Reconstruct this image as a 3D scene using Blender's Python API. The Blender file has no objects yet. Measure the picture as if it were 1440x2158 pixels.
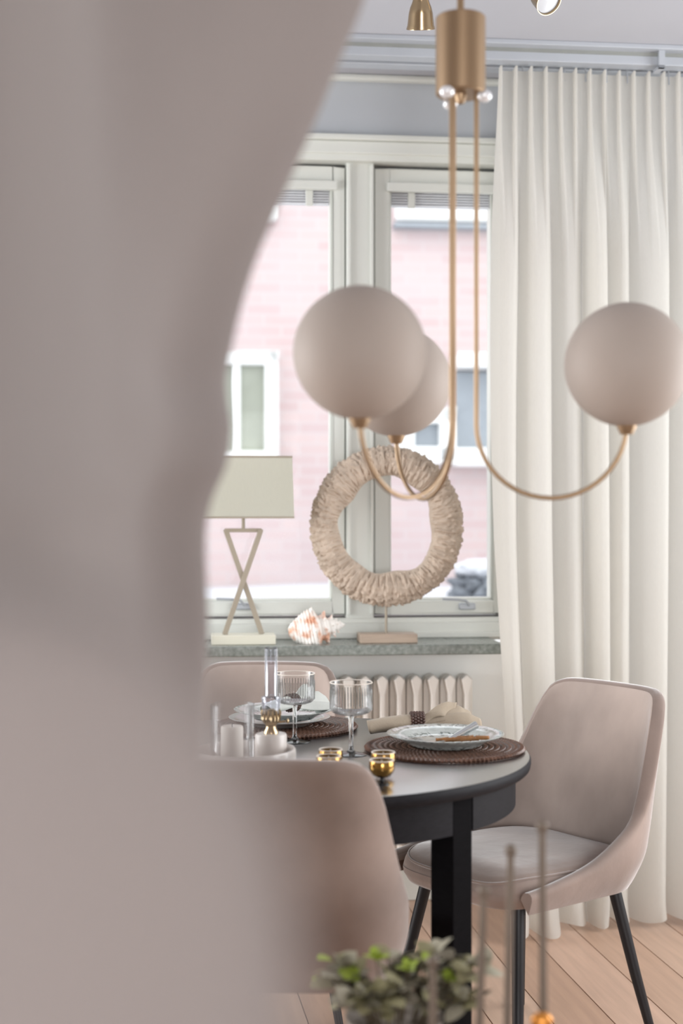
import bpy, bmesh, math, random
from mathutils import Vector, Matrix, noise

random.seed(7)
PI = math.pi
scene = bpy.context.scene
col = scene.collection

# ------------------------------------------------------------------ camera, world, lights, exposure
F = 2900.0                       # focal length in pixels of the 1440 x 2158 frame
H = 1.25                         # camera height
cam_data = bpy.data.cameras.new('camera')
cam = bpy.data.objects.new('camera', cam_data)
col.objects.link(cam)
cam.location = (0, 0, H)
cam.rotation_euler = (PI / 2, 0, 0)
cam_data.sensor_fit = 'HORIZONTAL'
cam_data.sensor_width = 24.0
cam_data.lens = F / 1440 * 24.0
cam_data.clip_start = 0.02
cam_data.clip_end = 200
cam_data.dof.use_dof = True
cam_data.dof.focus_distance = 3.35
cam_data.dof.aperture_fstop = cam_data.lens / 22.0
scene.camera = cam

world = bpy.data.worlds.new('overcast_sky')
scene.world = world
world.use_nodes = True
bg = world.node_tree.nodes['Background']
bg.inputs['Color'].default_value = (0.93, 0.96, 1.0, 1)
bg.inputs['Strength'].default_value = 1.75

def area(name, loc, rot, sx, sy, watts, color):
    d = bpy.data.lights.new(name, 'AREA')
    d.shape = 'RECTANGLE'; d.size = sx; d.size_y = sy; d.energy = watts; d.color = color
    o = bpy.data.objects.new(name, d); col.objects.link(o)
    o.location = loc; o.rotation_euler = rot
    return o
# added fill light, set outside an assumed, unseen window behind the camera
area('rear_fill_light', (0.1, -6.25, 1.4), (PI / 2, 0, 0), 3.4, 1.9, 215, (0.97, 0.985, 1.0))
# daylight through the window in the right-hand wall
area('side_window_daylight', (2.55, 2.9, 1.4), (PI / 2, 0, PI / 2), 2.2, 1.7, 42, (0.97, 0.985, 1.0))
# and through the window in the left-hand wall
area('left_window_daylight', (-2.85, 2.9, 1.4), (PI / 2, 0, -PI / 2), 2.2, 1.7, 58, (0.98, 0.99, 1.0))

vs = scene.view_settings
vs.view_transform = 'Standard'; vs.look = 'None'; vs.exposure = 0.6; vs.gamma = 1.0
vs.use_curve_mapping = False
scene.cycles.max_bounces = 8
scene.cycles.caustics_reflective = False
scene.cycles.caustics_refractive = False

# ------------------------------------------------------------------ helpers
def lin(c):
    return tuple(((v / 255) / 12.92 if v / 255 <= 0.04045 else ((v / 255 + 0.055) / 1.055) ** 2.4) for v in c)

def px(x, y, D):
    return Vector(((x - 720) / F * D, D, H - (y - 1079) / F * D))

ANG = math.radians(6.0); CA, SA = math.cos(ANG), math.sin(ANG)
D0 = 4.42                       # inner face of the window wall on the camera axis
def wl(x, y, ly):
    """pixel to (local x, z) on the plane at depth ly behind the window wall's inner face"""
    u = (x - 720) / F
    lx = (u * (D0 + ly * CA) + ly * SA) / (CA - u * SA)
    D = D0 + lx * SA + ly * CA
    return lx, H - (y - 1079) / F * D

def mat(name, color, rough=0.5, metal=0.0, var=0.06, scale=12.0, bump=0.0, bscale=60.0, sheen=0.0,
        trans=0.0, ior=1.45, spec=0.5, coat=0.0, stretch=None):
    m = bpy.data.materials.new(name); m.use_nodes = True
    nt = m.node_tree; N = nt.nodes; L = nt.links
    b = N['Principled BSDF']
    b.inputs['Roughness'].default_value = rough
    b.inputs['Metallic'].default_value = metal
    b.inputs['IOR'].default_value = ior
    b.inputs['Specular IOR Level'].default_value = spec
    b.inputs['Transmission Weight'].default_value = trans
    b.inputs['Coat Weight'].default_value = coat
    b.inputs['Coat IOR'].default_value = 2.0 if coat > 0.9 else 1.5
    b.inputs['Coat Roughness'].default_value = 0.22 if coat > 0.5 else 0.03
    if sheen:
        b.inputs['Sheen Weight'].default_value = sheen
        b.inputs['Sheen Roughness'].default_value = 0.35
    c = lin(color)
    tc = N.new('ShaderNodeTexCoord')
    src = tc.outputs['Object']
    if stretch:
        mp = N.new('ShaderNodeMapping'); mp.inputs['Scale'].default_value = stretch
        L.new(src, mp.inputs['Vector']); src = mp.outputs['Vector']
    nz = N.new('ShaderNodeTexNoise'); nz.inputs['Scale'].default_value = scale; nz.inputs['Detail'].default_value = 5
    L.new(src, nz.inputs['Vector'])
    rp = N.new('ShaderNodeValToRGB')
    rp.color_ramp.elements[0].position = 0.3; rp.color_ramp.elements[1].position = 0.7
    rp.color_ramp.elements[0].color = tuple(max(0, v * (1 - var)) for v in c) + (1,)
    rp.color_ramp.elements[1].color = tuple(min(1, v * (1 + var)) for v in c) + (1,)
    L.new(nz.outputs['Fac'], rp.inputs['Fac'])
    L.new(rp.outputs['Color'], b.inputs['Base Color'])
    if bump:
        n2 = N.new('ShaderNodeTexNoise'); n2.inputs['Scale'].default_value = bscale; n2.inputs['Detail'].default_value = 4
        L.new(src, n2.inputs['Vector'])
        bp = N.new('ShaderNodeBump'); bp.inputs['Strength'].default_value = bump; bp.inputs['Distance'].default_value = 0.01
        L.new(n2.outputs['Fac'], bp.inputs['Height']); L.new(bp.outputs['Normal'], b.inputs['Normal'])
    return m

def clear_pane(name, tint=(1, 1, 1), gloss=0.06):
    m = bpy.data.materials.new(name); m.use_nodes = True
    nt = m.node_tree; N = nt.nodes; L = nt.links
    N.remove(N['Principled BSDF'])
    t = N.new('ShaderNodeBsdfTransparent'); t.inputs['Color'].default_value = tint + (1,)
    g = N.new('ShaderNodeBsdfGlossy'); g.inputs['Roughness'].default_value = 0.02
    mx = N.new('ShaderNodeMixShader'); mx.inputs['Fac'].default_value = gloss
    L.new(t.outputs[0], mx.inputs[1]); L.new(g.outputs[0], mx.inputs[2])
    L.new(mx.outputs[0], N['Material Output'].inputs['Surface'])
    return m

def thin_glass(name, tint=(0.96, 0.97, 0.97), edge=0.5):
    """clear drinking glass: transparent face on, reflective at grazing angles (fresnel)"""
    m = bpy.data.materials.new(name); m.use_nodes = True
    nt = m.node_tree; N = nt.nodes; L = nt.links
    N.remove(N['Principled BSDF'])
    t = N.new('ShaderNodeBsdfTransparent'); t.inputs['Color'].default_value = tint + (1,)
    g = N.new('ShaderNodeBsdfGlossy'); g.inputs['Roughness'].default_value = 0.04
    lw = N.new('ShaderNodeLayerWeight'); lw.inputs['Blend'].default_value = edge
    mm = N.new('ShaderNodeMath'); mm.operation = 'MULTIPLY'; mm.inputs[1].default_value = 0.7
    L.new(lw.outputs['Fresnel'], mm.inputs[0])
    mx = N.new('ShaderNodeMixShader')
    L.new(mm.outputs[0], mx.inputs['Fac']); L.new(t.outputs[0], mx.inputs[1]); L.new(g.outputs[0], mx.inputs[2])
    L.new(mx.outputs[0], N['Material Output'].inputs['Surface'])
    return m

class MB:
    def __init__(s): s.v = []; s.f = []
    def add(s, verts, faces):
        o = len(s.v); s.v += [tuple(p) for p in verts]; s.f += [tuple(i + o for i in f) for f in faces]; return s
    def box(s, c, size, rz=0.0, rot=None):
        x, y, z = size[0] / 2, size[1] / 2, size[2] / 2
        R = rot if rot is not None else Matrix.Rotation(rz, 3, 'Z')
        vs_ = [Vector(c) + R @ Vector((a * x, b * y, d * z)) for a, b, d in
               ((-1,-1,-1),(1,-1,-1),(1,1,-1),(-1,1,-1),(-1,-1,1),(1,-1,1),(1,1,1),(-1,1,1))]
        return s.add(vs_, [(0,3,2,1),(4,5,6,7),(0,1,5,4),(1,2,6,5),(2,3,7,6),(3,0,4,7)])
    def b2(s, lo, hi):
        return s.box([(a + b) / 2 for a, b in zip(lo, hi)], [b - a for a, b in zip(lo, hi)])
    def lathe(s, prof, n=48, c=(0, 0, 0), fl=None):
        vs_, fs = [], []
        for j, (r, z) in enumerate(prof):
            for i in range(n):
                a = 2 * PI * i / n
                rr = r * (1 + (fl(j, a, r, z) if fl else 0))
                vs_.append((c[0] + rr * math.cos(a), c[1] + rr * math.sin(a), c[2] + z))
        for j in range(len(prof) - 1):
            for i in range(n):
                k = (i + 1) % n
                fs.append((j * n + i, j * n + k, (j + 1) * n + k, (j + 1) * n + i))
        if prof[0][0] > 1e-6: fs.append(tuple(range(n - 1, -1, -1)))
        if prof[-1][0] > 1e-6: fs.append(tuple((len(prof) - 1) * n + i for i in range(n)))
        return s.add(vs_, fs)
    def tube(s, pts, rad, n=12, caps=True):
        pts = [Vector(p) for p in pts]
        if not hasattr(rad, '__len__'): rad = [rad] * len(pts)
        vs_, fs = [], []
        up = None
        for i, p in enumerate(pts):
            t = (pts[min(i + 1, len(pts) - 1)] - pts[max(i - 1, 0)]).normalized()
            if up is None:
                up = Vector((0, 0, 1)) if abs(t.z) < 0.9 else Vector((1, 0, 0))
            a = t.cross(up).normalized(); b = a.cross(t).normalized(); up = b
            for k in range(n):
                th = 2 * PI * k / n
                vs_.append(p + rad[i] * (math.cos(th) * a + math.sin(th) * b))
        for i in range(len(pts) - 1):
            for k in range(n):
                q = (k + 1) % n
                fs.append((i * n + k, i * n + q, (i + 1) * n + q, (i + 1) * n + k))
        if caps:
            fs.append(tuple(range(n - 1, -1, -1))); fs.append(tuple((len(pts) - 1) * n + k for k in range(n)))
        return s.add(vs_, fs)
    def sphere(s, c, r, nu=24, nv=14, sc=(1, 1, 1)):
        pr = [(max(1e-7, math.sin(PI * j / nv)), -math.cos(PI * j / nv)) for j in range(nv + 1)]
        vs_, fs = [], []
        for (rr, z) in pr:
            for i in range(nu):
                a = 2 * PI * i / nu
                vs_.append((c[0] + r * sc[0] * rr * math.cos(a), c[1] + r * sc[1] * rr * math.sin(a), c[2] + r * sc[2] * z))
        for j in range(nv):
            for i in range(nu):
                k = (i + 1) % nu
                fs.append((j * nu + i, j * nu + k, (j + 1) * nu + k, (j + 1) * nu + i))
        return s.add(vs_, fs)
    def grid(s, fn, nu, nv, cu=False, cv=False):
        vs_, fs = [], []
        for j in range(nv):
            for i in range(nu):
                vs_.append(fn(i / (nu if cu else nu - 1), j / (nv if cv else nv - 1)))
        for j in range(nv if cv else nv - 1):
            for i in range(nu if cu else nu - 1):
                a, b = i, (i + 1) % nu; c, d = j, (j + 1) % nv
                fs.append((c * nu + a, c * nu + b, d * nu + b, d * nu + a))
        return s.add(vs_, fs)
    def prism(s, poly, y0, y1):
        """polygon in x,z extruded from y0 to y1"""
        n = len(poly)
        vs_ = [(x, y0, z) for x, z in poly] + [(x, y1, z) for x, z in poly]
        fs = [tuple(range(n)), tuple(range(2 * n - 1, n - 1, -1))]
        fs += [(i, i + n, (i + 1) % n + n, (i + 1) % n) for i in range(n)]
        return s.add(vs_, fs)
    def mesh(s, name, smooth=True, ang=40):
        me = bpy.data.meshes.new(name)
        me.from_pydata([tuple(v) for v in s.v], [], s.f)
        bm = bmesh.new(); bm.from_mesh(me)
        bmesh.ops.remove_doubles(bm, verts=bm.verts, dist=1e-6)
        bmesh.ops.recalc_face_normals(bm, faces=bm.faces)
        if smooth:
            for f in bm.faces: f.smooth = True
            for e in bm.edges:
                if len(e.link_faces) == 2 and e.calc_face_angle(0) > math.radians(ang): e.smooth = False
        bm.to_mesh(me); bm.free()
        return me
    def build(s, name, m, parent=None, smooth=True, bevel=0.0, seg=2, sub=0, solid=0.0, ang=40):
        o = bpy.data.objects.new(name, s.mesh(name, smooth, ang))
        col.objects.link(o)
        if m: o.data.materials.append(m)
        if parent: o.parent = parent
        if solid:
            md = o.modifiers.new('thickness', 'SOLIDIFY'); md.thickness = solid; md.offset = 0
        if bevel:
            md = o.modifiers.new('bevel', 'BEVEL'); md.width = bevel; md.segments = seg; md.limit_method = 'ANGLE'; md.angle_limit = math.radians(35)
        if sub:
            md = o.modifiers.new('subdivision', 'SUBSURF'); md.levels = sub; md.render_levels = sub
        return o

def tag(o, label=None, cat=None, group=None, kind=None):
    if label: o['label'] = label
    if cat: o['category'] = cat
    if group: o['group'] = group
    if kind: o['kind'] = kind
    return o
def empty(name, loc=(0, 0, 0), rz=0.0):
    o = bpy.data.objects.new(name, None); col.objects.link(o)
    o.location = loc; o.rotation_euler = (0, 0, rz); o.empty_display_size = 0.05
    return o
def thing(name, label, cat, loc=(0, 0, 0), rz=0.0, group=None):
    return tag(empty(name, loc, rz), label, cat, group)
def wall_frame(o):
    o.location = (0, D0, 0); o.rotation_euler = (0, 0, ANG); return o
def part_copy(src, parent, loc=None, rot=None, scale=None):
    c = src.copy(); col.objects.link(c); c.parent = parent
    if loc is not None: c.location = loc
    if rot is not None: c.rotation_euler = rot
    if scale is not None: c.scale = scale
    return c
def interp(x, pts):
    if x <= pts[0][0]: return pts[0][1]
    for (a, b), (c, d) in zip(pts, pts[1:]):
        if x <= c: return b + (d - b) * (x - a) / (c - a)
    return pts[-1][1]
def smooth_interp(x, pts):
    """Catmull-Rom through (x, value) points"""
    if x <= pts[0][0]: return pts[0][1]
    if x >= pts[-1][0]: return pts[-1][1]
    for i in range(len(pts) - 1):
        if x <= pts[i + 1][0]:
            x1, y1 = pts[i]; x2, y2 = pts[i + 1]
            x0, y0 = pts[i - 1] if i else (2 * x1 - x2, y1)
            x3, y3 = pts[i + 2] if i + 2 < len(pts) else (2 * x2 - x1, y2)
            m1 = (y2 - y0) / (x2 - x0) * (x2 - x1); m2 = (y3 - y1) / (x3 - x1) * (x2 - x1)
            t = (x - x1) / (x2 - x1)
            return (2*t**3-3*t*t+1)*y1 + (t**3-2*t*t+t)*m1 + (-2*t**3+3*t*t)*y2 + (t**3-t*t)*m2

# ------------------------------------------------------------------ materials
M = {}
M['ceiling'] = mat('ceiling_paint', (174, 175, 181), 0.85, var=0.015, scale=3, bump=0.02, bscale=200)
M['wall'] = mat('grey_blue_wall_paint', (182, 186, 191), 0.8, var=0.02, scale=4, bump=0.04, bscale=250)
M['wall_side'] = mat('warm_grey_wall_paint', (206, 204, 202), 0.8, var=0.02, scale=4, bump=0.04, bscale=250)
M['lacquer'] = mat('white_window_lacquer', (216, 218, 212), 0.35, var=0.015, scale=6)
M['rad'] = mat('radiator_enamel', (243, 238, 231), 0.4, var=0.03, scale=9)
M['radwall'] = mat('white_niche_paint', (246, 246, 243), 0.75, var=0.02, scale=5)
M['gap'] = mat('dark_rubber_gasket', (140, 142, 138), 0.6)
M['marble'] = mat('grey_speckled_stone', (128, 133, 127), 0.25, var=0.35, scale=70, bump=0.0)
M['alu'] = mat('white_aluminium', (176, 180, 186), 0.4, metal=0.2, var=0.02)
M['slat'] = mat('grey_blind_slat', (222, 225, 230), 0.4, metal=0.0, var=0.05)
M['pane'] = clear_pane('window_pane_glass', (0.98, 0.985, 0.98), 0.002)
M['wood_gap'] = mat('dark_floor_joint', (92, 66, 50), 0.7)
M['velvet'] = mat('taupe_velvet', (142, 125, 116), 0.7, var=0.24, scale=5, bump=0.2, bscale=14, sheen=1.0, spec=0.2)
M['velvet_in'] = mat('taupe_velvet_painted_highlight', (166, 151, 142), 0.7, var=0.28, scale=4, bump=0.2, bscale=14, sheen=1.0, spec=0.2, stretch=(1, 1, 0.6))  # lighter copy of the velvet, highlight put into the colour
M['legs'] = mat('matt_black_steel', (18, 17, 21), 0.45, metal=0.0, var=0.1)
M['table'] = mat('black_stained_oak', (22, 21, 25), 0.3, var=0.25, scale=10, bump=0.015, bscale=40, spec=1.0, ior=2.0, coat=1.0, stretch=(1, 14, 14))
M['table2'] = mat('black_stained_apron', (14, 13, 15), 0.7, spec=0.05, var=0.25, scale=10, bump=0.08, bscale=40, stretch=(6, 6, 30))
M['table3'] = mat('dark_stained_rim', (30, 29, 32), 0.55, var=0.25, scale=10, bump=0.08, bscale=40, spec=0.15, stretch=(6, 6, 30))
M['brass'] = mat('brushed_brass', (156, 131, 104), 0.4, metal=0.8, var=0.05, scale=30, stretch=(1, 1, 0.05))
M['brass2'] = mat('polished_brass', (176, 154, 122), 0.2, metal=1.0, var=0.04)
M['gold'] = mat('gold_glass', (158, 122, 66), 0.10, metal=0.9, var=0.15, scale=60)
M['goldin'] = mat('silvered_inside', (190, 188, 190), 0.25, metal=0.5)
M['globe'] = mat('taupe_opal_glass', (172, 160, 151), 0.55, var=0.01, scale=3, spec=0.2)
M['nut'] = mat('polished_nickel', (238, 238, 240), 0.2, metal=0.3, var=0.01)
M['drape'] = mat('taupe_drape_cloth', (147, 139, 136), 0.9, var=0.03, scale=4, bump=0.05, bscale=120, sheen=0.2, spec=0.1)
M['lampmetal'] = mat('champagne_lacquer', (160, 150, 134), 0.45, metal=0.2, var=0.04)
M['lampbase'] = mat('cream_lamp_base', (222, 218, 200), 0.4, var=0.02)
M['wreath'] = mat('carved_pale_wood', (192, 175, 158), 0.75, var=0.12, scale=22, bump=0.12, bscale=90)
M['wreathbase'] = mat('light_oak_block', (178, 158, 140), 0.5, var=0.12, scale=8, stretch=(1, 10, 10))
M['shell'] = mat('pale_seashell', (238, 216, 200), 0.4, var=0.16, scale=26, bump=0.12, bscale=60)
r_ = [n for n in M['shell'].node_tree.nodes if n.type == 'VALTORGB'][0].color_ramp
r_.elements[0].color = lin((250, 246, 240)) + (1,); r_.elements[1].color = lin((226, 176, 148)) + (1,)
r_.elements[0].position = 0.47; r_.elements[1].position = 0.60
M['rattan'] = mat('brown_rattan', (100, 72, 58), 0.28, var=0.35, scale=60, bump=0.1, bscale=120)
M['linen'] = mat('beige_linen', (172, 158, 140), 0.9, var=0.06, scale=30, bump=0.12, bscale=300, sheen=0.2, spec=0.1)
M['linen2'] = mat('white_linen', (208, 210, 204), 0.9, var=0.04, scale=30, bump=0.12, bscale=300, sheen=0.2, spec=0.1)
M['bead'] = mat('dark_wood_bead', (84, 62, 54), 0.4, var=0.3, scale=90)
M['china2'] = mat('pale_grey_china', (184, 186, 184), 0.12, var=0.03, coat=0.4)
M['ceramic'] = mat('white_ceramic', (212, 204, 198), 0.3, var=0.02)
M['tray'] = mat('marbled_ceramic', (206, 198, 192), 0.25, var=0.08, scale=14)
M['candle'] = mat('ivory_wax', (222, 214, 206), 0.55, var=0.02)
M['glass'] = thin_glass('clear_drinking_glass', (0.99, 0.992, 0.992), 0.22)
M['chimney'] = thin_glass('pale_lilac_chimney_glass', (0.94, 0.945, 0.97), 0.3)
M['steel'] = mat('polished_cutlery_steel', (215, 218, 218), 0.16, metal=1.0, var=0.02)
M['bamboo'] = mat('amber_bamboo', (150, 104, 62), 0.4, var=0.3, scale=80)
M['rod'] = mat('aged_bronze', (116, 103, 91), 0.5, metal=0.2, var=0.08)
M['copper'] = mat('copper_bead', (224, 150, 70), 0.3, metal=0.6, var=0.05)
M['leafA'] = mat('olive_leaf', (140, 134, 100), 0.6, var=0.2, scale=40)
M['leafB'] = mat('grey_green_leaf', (160, 154, 134), 0.6, var=0.2, scale=40)
M['leafC'] = mat('fresh_green_leaf', (150, 168, 60), 0.55, var=0.15, scale=40)
M['leafD'] = mat('dark_leaf', (104, 96, 80), 0.65, var=0.2, scale=40)
M['stem'] = mat('woody_stem', (96, 84, 66), 0.8, var=0.2)
M['pot'] = mat('stone_pot', (170, 160, 150), 0.8, var=0.1, bump=0.1)
M['oak'] = mat('sideboard_oak', (150, 120, 92), 0.5, var=0.15, scale=6, stretch=(1, 12, 12))
M['snow'] = mat('snow', (206, 208, 213), 0.9, var=0.01, bump=0.2, bscale=4)
M['outwhite'] = mat('white_exterior_paint', (238, 238, 236), 0.6, var=0.01)
M['outgrey'] = mat('grey_exterior_panel', (150, 156, 162), 0.6, var=0.05)
M['outglass'] = mat('curtained_exterior_pane', (160, 163, 150), 0.25, var=0.12, scale=3)
M['shrub'] = mat('frosted_shrub', (130, 134, 140), 0.9, var=0.3, scale=9, bump=0.8, bscale=16)

def brick_mat():
    m = bpy.data.materials.new('red_brick_courses'); m.use_nodes = True
    N = m.node_tree.nodes; L = m.node_tree.links; b = N['Principled BSDF']
    tc = N.new('ShaderNodeTexCoord'); mp = N.new('ShaderNodeMapping')
    mp.inputs['Rotation'].default_value = (PI / 2, 0, 0)
    L.new(tc.outputs['Object'], mp.inputs['Vector'])
    br = N.new('ShaderNodeTexBrick'); br.inputs['Scale'].default_value = 1.0
    br.inputs['Brick Width'].default_value = 0.25; br.inputs['Row Height'].default_value = 0.075
    br.inputs['Mortar Size'].default_value = 0.008; br.inputs['Bias'].default_value = -0.1
    br.inputs['Color1'].default_value = lin((192, 164, 162)) + (1,)
    br.inputs['Color2'].default_value = lin((206, 183, 178)) + (1,)
    br.inputs['Mortar'].default_value = lin((200, 188, 185)) + (1,)
    L.new(mp.outputs['Vector'], br.inputs['Vector'])
    nz = N.new('ShaderNodeTexNoise'); nz.inputs['Scale'].default_value = 2.4; nz.inputs['Detail'].default_value = 5
    L.new(tc.outputs['Object'], nz.inputs['Vector'])
    mx = N.new('ShaderNodeMix'); mx.data_type = 'RGBA'; mx.blend_type = 'MIX'
    L.new(nz.outputs['Fac'], mx.inputs['Factor'])
    L.new(br.outputs['Color'], mx.inputs['A']); mx.inputs['B'].default_value = lin((198, 184, 185)) + (1,)
    L.new(mx.outputs['Result'], b.inputs['Base Color']); b.inputs['Roughness'].default_value = 0.9
    bp = N.new('ShaderNodeBump'); bp.inputs['Strength'].default_value = 0.4; bp.inputs['Distance'].default_value = 0.01
    L.new(br.outputs['Fac'], bp.inputs['Height']); bp.invert = True; L.new(bp.outputs['Normal'], b.inputs['Normal'])
    return m
M['brick'] = brick_mat()

def plank_mat(name, c, seed):
    m = mat(name, c, 0.42, var=0.10, scale=5, bump=0.03, bscale=30, stretch=(9, 0.7, 1))
    return m
PLANKS = [plank_mat('beech_plank_%d' % i, c, i) for i, c in enumerate([(186, 154, 132), (194, 162, 141), (178, 145, 123), (190, 160, 139)])]

def cloth_mat(name, color, transl=0.5):
    m = bpy.data.materials.new(name); m.use_nodes = True
    N = m.node_tree.nodes; L = m.node_tree.links; N.remove(N['Principled BSDF'])
    tc = N.new('ShaderNodeTexCoord')
    mp = N.new('ShaderNodeMapping'); mp.inputs['Scale'].default_value = (400, 400, 60)
    nz = N.new('ShaderNodeTexNoise'); nz.inputs['Scale'].default_value = 1.0
    L.new(tc.outputs['Object'], mp.inputs['Vector']); L.new(mp.outputs['Vector'], nz.inputs['Vector'])
    rp = N.new('ShaderNodeValToRGB'); c = lin(color)
    rp.color_ramp.elements[0].color = tuple(v * 0.94 for v in c) + (1,); rp.color_ramp.elements[1].color = c + (1,)
    L.new(nz.outputs['Fac'], rp.inputs['Fac'])
    d = N.new('ShaderNodeBsdfDiffuse'); t = N.new('ShaderNodeBsdfTranslucent')
    L.new(rp.outputs['Color'], d.inputs['Color']); L.new(rp.outputs['Color'], t.inputs['Color'])
    mx = N.new('ShaderNodeMixShader'); mx.inputs['Fac'].default_value = transl
    L.new(d.outputs[0], mx.inputs[1]); L.new(t.outputs[0], mx.inputs[2])
    L.new(mx.outputs[0], N['Material Output'].inputs['Surface'])
    return m
M['curtain'] = cloth_mat('white_linen_curtain', (230, 227, 221), 0.62)
M['shade'] = cloth_mat('ivory_lamp_shade', (228, 227, 216), 0.5)

def china_mat():
    """pale plate with a grey-green printed floral band on rim and well edge"""
    m = bpy.data.materials.new('printed_china'); m.use_nodes = True
    N = m.node_tree.nodes; L = m.node_tree.links; b = N['Principled BSDF']
    tc = N.new('ShaderNodeTexCoord'); sp = N.new('ShaderNodeSeparateXYZ'); L.new(tc.outputs['Object'], sp.inputs[0])
    ln = N.new('ShaderNodeVectorMath'); ln.operation = 'LENGTH'
    cb = N.new('ShaderNodeCombineXYZ'); L.new(sp.outputs['X'], cb.inputs['X']); L.new(sp.outputs['Y'], cb.inputs['Y'])
    L.new(cb.outputs[0], ln.inputs[0])
    band = N.new('ShaderNodeValToRGB'); band.color_ramp.interpolation = 'LINEAR'
    e = band.color_ramp.elements
    e[0].position = 0.0; e[0].color = (0.05, 0.05, 0.05, 1); e[1].position = 1.0; e[1].color = (0, 0, 0, 1)
    for p, v in ((0.42, 0.1), (0.5, 0.9), (0.66, 0.95), (0.72, 0.15), (0.84, 0.2), (0.9, 0.8), (0.97, 0.5)):
        q = e.new(p); q.color = (v, v, v, 1)
    sc = N.new('ShaderNodeMath'); sc.operation = 'MULTIPLY'; sc.inputs[1].default_value = 1 / 0.128
    L.new(ln.outputs['Value'], sc.inputs[0]); L.new(sc.outputs[0], band.inputs['Fac'])
    vo = N.new('ShaderNodeTexNoise'); vo.inputs['Scale'].default_value = 62; vo.inputs['Detail'].default_value = 3
    vo.inputs['Distortion'].default_value = 1.2
    L.new(tc.outputs['Object'], vo.inputs['Vector'])
    th = N.new('ShaderNodeValToRGB'); th.color_ramp.elements[0].position = 0.50; th.color_ramp.elements[1].position = 0.56
    L.new(vo.outputs['Fac'], th.inputs['Fac'])
    mu = N.new('ShaderNodeMath'); mu.operation = 'MULTIPLY'
    L.new(band.outputs['Color'], mu.inputs[0]); L.new(th.outputs['Color'], mu.inputs[1])
    mx = N.new('ShaderNodeMix'); mx.data_type = 'RGBA'
    L.new(mu.outputs[0], mx.inputs['Factor'])
    mx.inputs['A'].default_value = lin((188, 193, 190)) + (1,); mx.inputs['B'].default_value = lin((92, 102, 98)) + (1,)
    L.new(mx.outputs['Result'], b.inputs['Base Color'])
    b.inputs['Roughness'].default_value = 0.12; b.inputs['Coat Weight'].default_value = 0.4
    return m
M['china'] = china_mat()

# ------------------------------------------------------------------ room shell
CEIL = 2.65
def struct(o): o['kind'] = 'structure'; return o

struct(MB().b2((-2.6, -6.0, CEIL), (2.3, 4.9, CEIL + 0.15)).build('ceiling', M['ceiling'], smooth=False))
fl = struct(MB().b2((-2.6, -6.0, -0.12), (2.3, 4.9, -0.012)).build('floor', M['wood_gap'], smooth=False))
# planks: the boards run away from the camera, turned a little with the window wall
pw = 0.148
pang = math.radians(9.0)
meshes = []
for k in range(4):
    mb = MB().b2((-pw / 2 + 0.0017, -5.4, -0.02), (pw / 2 - 0.0017, 5.4, 0.0))
    me = mb.mesh('plank', False); me.materials.append(PLANKS[k]); meshes.append(me)
for i in range(-26, 17):
    o = bpy.data.objects.new('plank', meshes[(i * 7 + 3) % 4]); col.objects.link(o)
    o.parent = fl
    # a board is a line through (x0, 3.5) along direction (-sin, cos)
    x0 = 0.422 + i * pw / math.cos(pang)
    t = -4.1
    o.location = (x0 - math.sin(pang) * t, 3.5 + t * math.cos(pang), 0)
    o.rotation_euler = (0, 0, pang)
mb = MB().b2((-2.75, -6.0, 0), (-2.6, 1.8, CEIL)); mb.b2((-2.75, 4.0, 0), (-2.6, 4.9, CEIL))
mb.b2((-2.75, 1.8, 0), (-2.6, 4.0, 0.5)); mb.b2((-2.75, 1.8, 2.3), (-2.6, 4.0, CEIL))
struct(mb.build('wall_left', M['wall_side'], smooth=False))
wf_ = struct(empty('window_4', (-2.68, 2.9, 0)))
mb = MB()
for y in (-1.07, 0.0, 1.07): mb.b2((-0.03, y - 0.03, 0.5), (0.03, y + 0.03, 2.3))
mb.b2((-0.03, -1.1, 0.5), (0.03, 1.1, 0.56)); mb.b2((-0.03, -1.1, 2.24), (0.03, 1.1, 2.3))
mb.build('window_frame', M['lacquer'], wf_, smooth=False)
mb = MB().b2((2.3, -6.0, 0), (2.45, 1.8, CEIL)); mb.b2((2.3, 4.0, 0), (2.45, 4.9, CEIL))
mb.b2((2.3, 1.8, 0), (2.45, 4.0, 0.5)); mb.b2((2.3, 1.8, 2.3), (2.45, 4.0, CEIL))
struct(mb.build('wall_right', M['wall_side'], smooth=False))
ws = struct(empty('window_3', (2.38, 2.9, 0)))
mb = MB()
for y in (-1.07, 0.0, 1.07): mb.b2((-0.03, y - 0.03, 0.5), (0.03, y + 0.03, 2.3))
mb.b2((-0.03, -1.1, 0.5), (0.03, 1.1, 0.56)); mb.b2((-0.03, -1.1, 2.24), (0.03, 1.1, 2.3))
mb.build('window_frame', M['lacquer'], ws, smooth=False)
# rear wall with an added opening for the fill light
mb = MB()
mb.b2((-2.6, -6.15, 0), (-1.7, -6.0, CEIL)); mb.b2((1.9, -6.15, 0), (2.3, -6.0, CEIL))
mb.b2((-1.7, -6.15, 0), (1.9, -6.0, 0.4)); mb.b2((-1.7, -6.15, 2.4), (1.9, -6.0, CEIL))
struct(mb.build('wall_rear', M['wall_side'], smooth=False))
wr = struct(empty('rear_fill_window', (0, -6.07, 0)))  # unseen window added to carry the rear fill light
mb = MB()
for x in (-1.67, 0.1, 1.87): mb.b2((x - 0.03, -0.03, 0.4), (x + 0.03, 0.03, 2.4))
mb.b2((-1.7, -0.03, 0.4), (1.9, 0.03, 0.46)); mb.b2((-1.7, -0.03, 2.34), (1.9, 0.03, 2.4))
mb.build('window_frame', M['lacquer'], wr, smooth=False)  # frame of the added, unseen rear window

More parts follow.
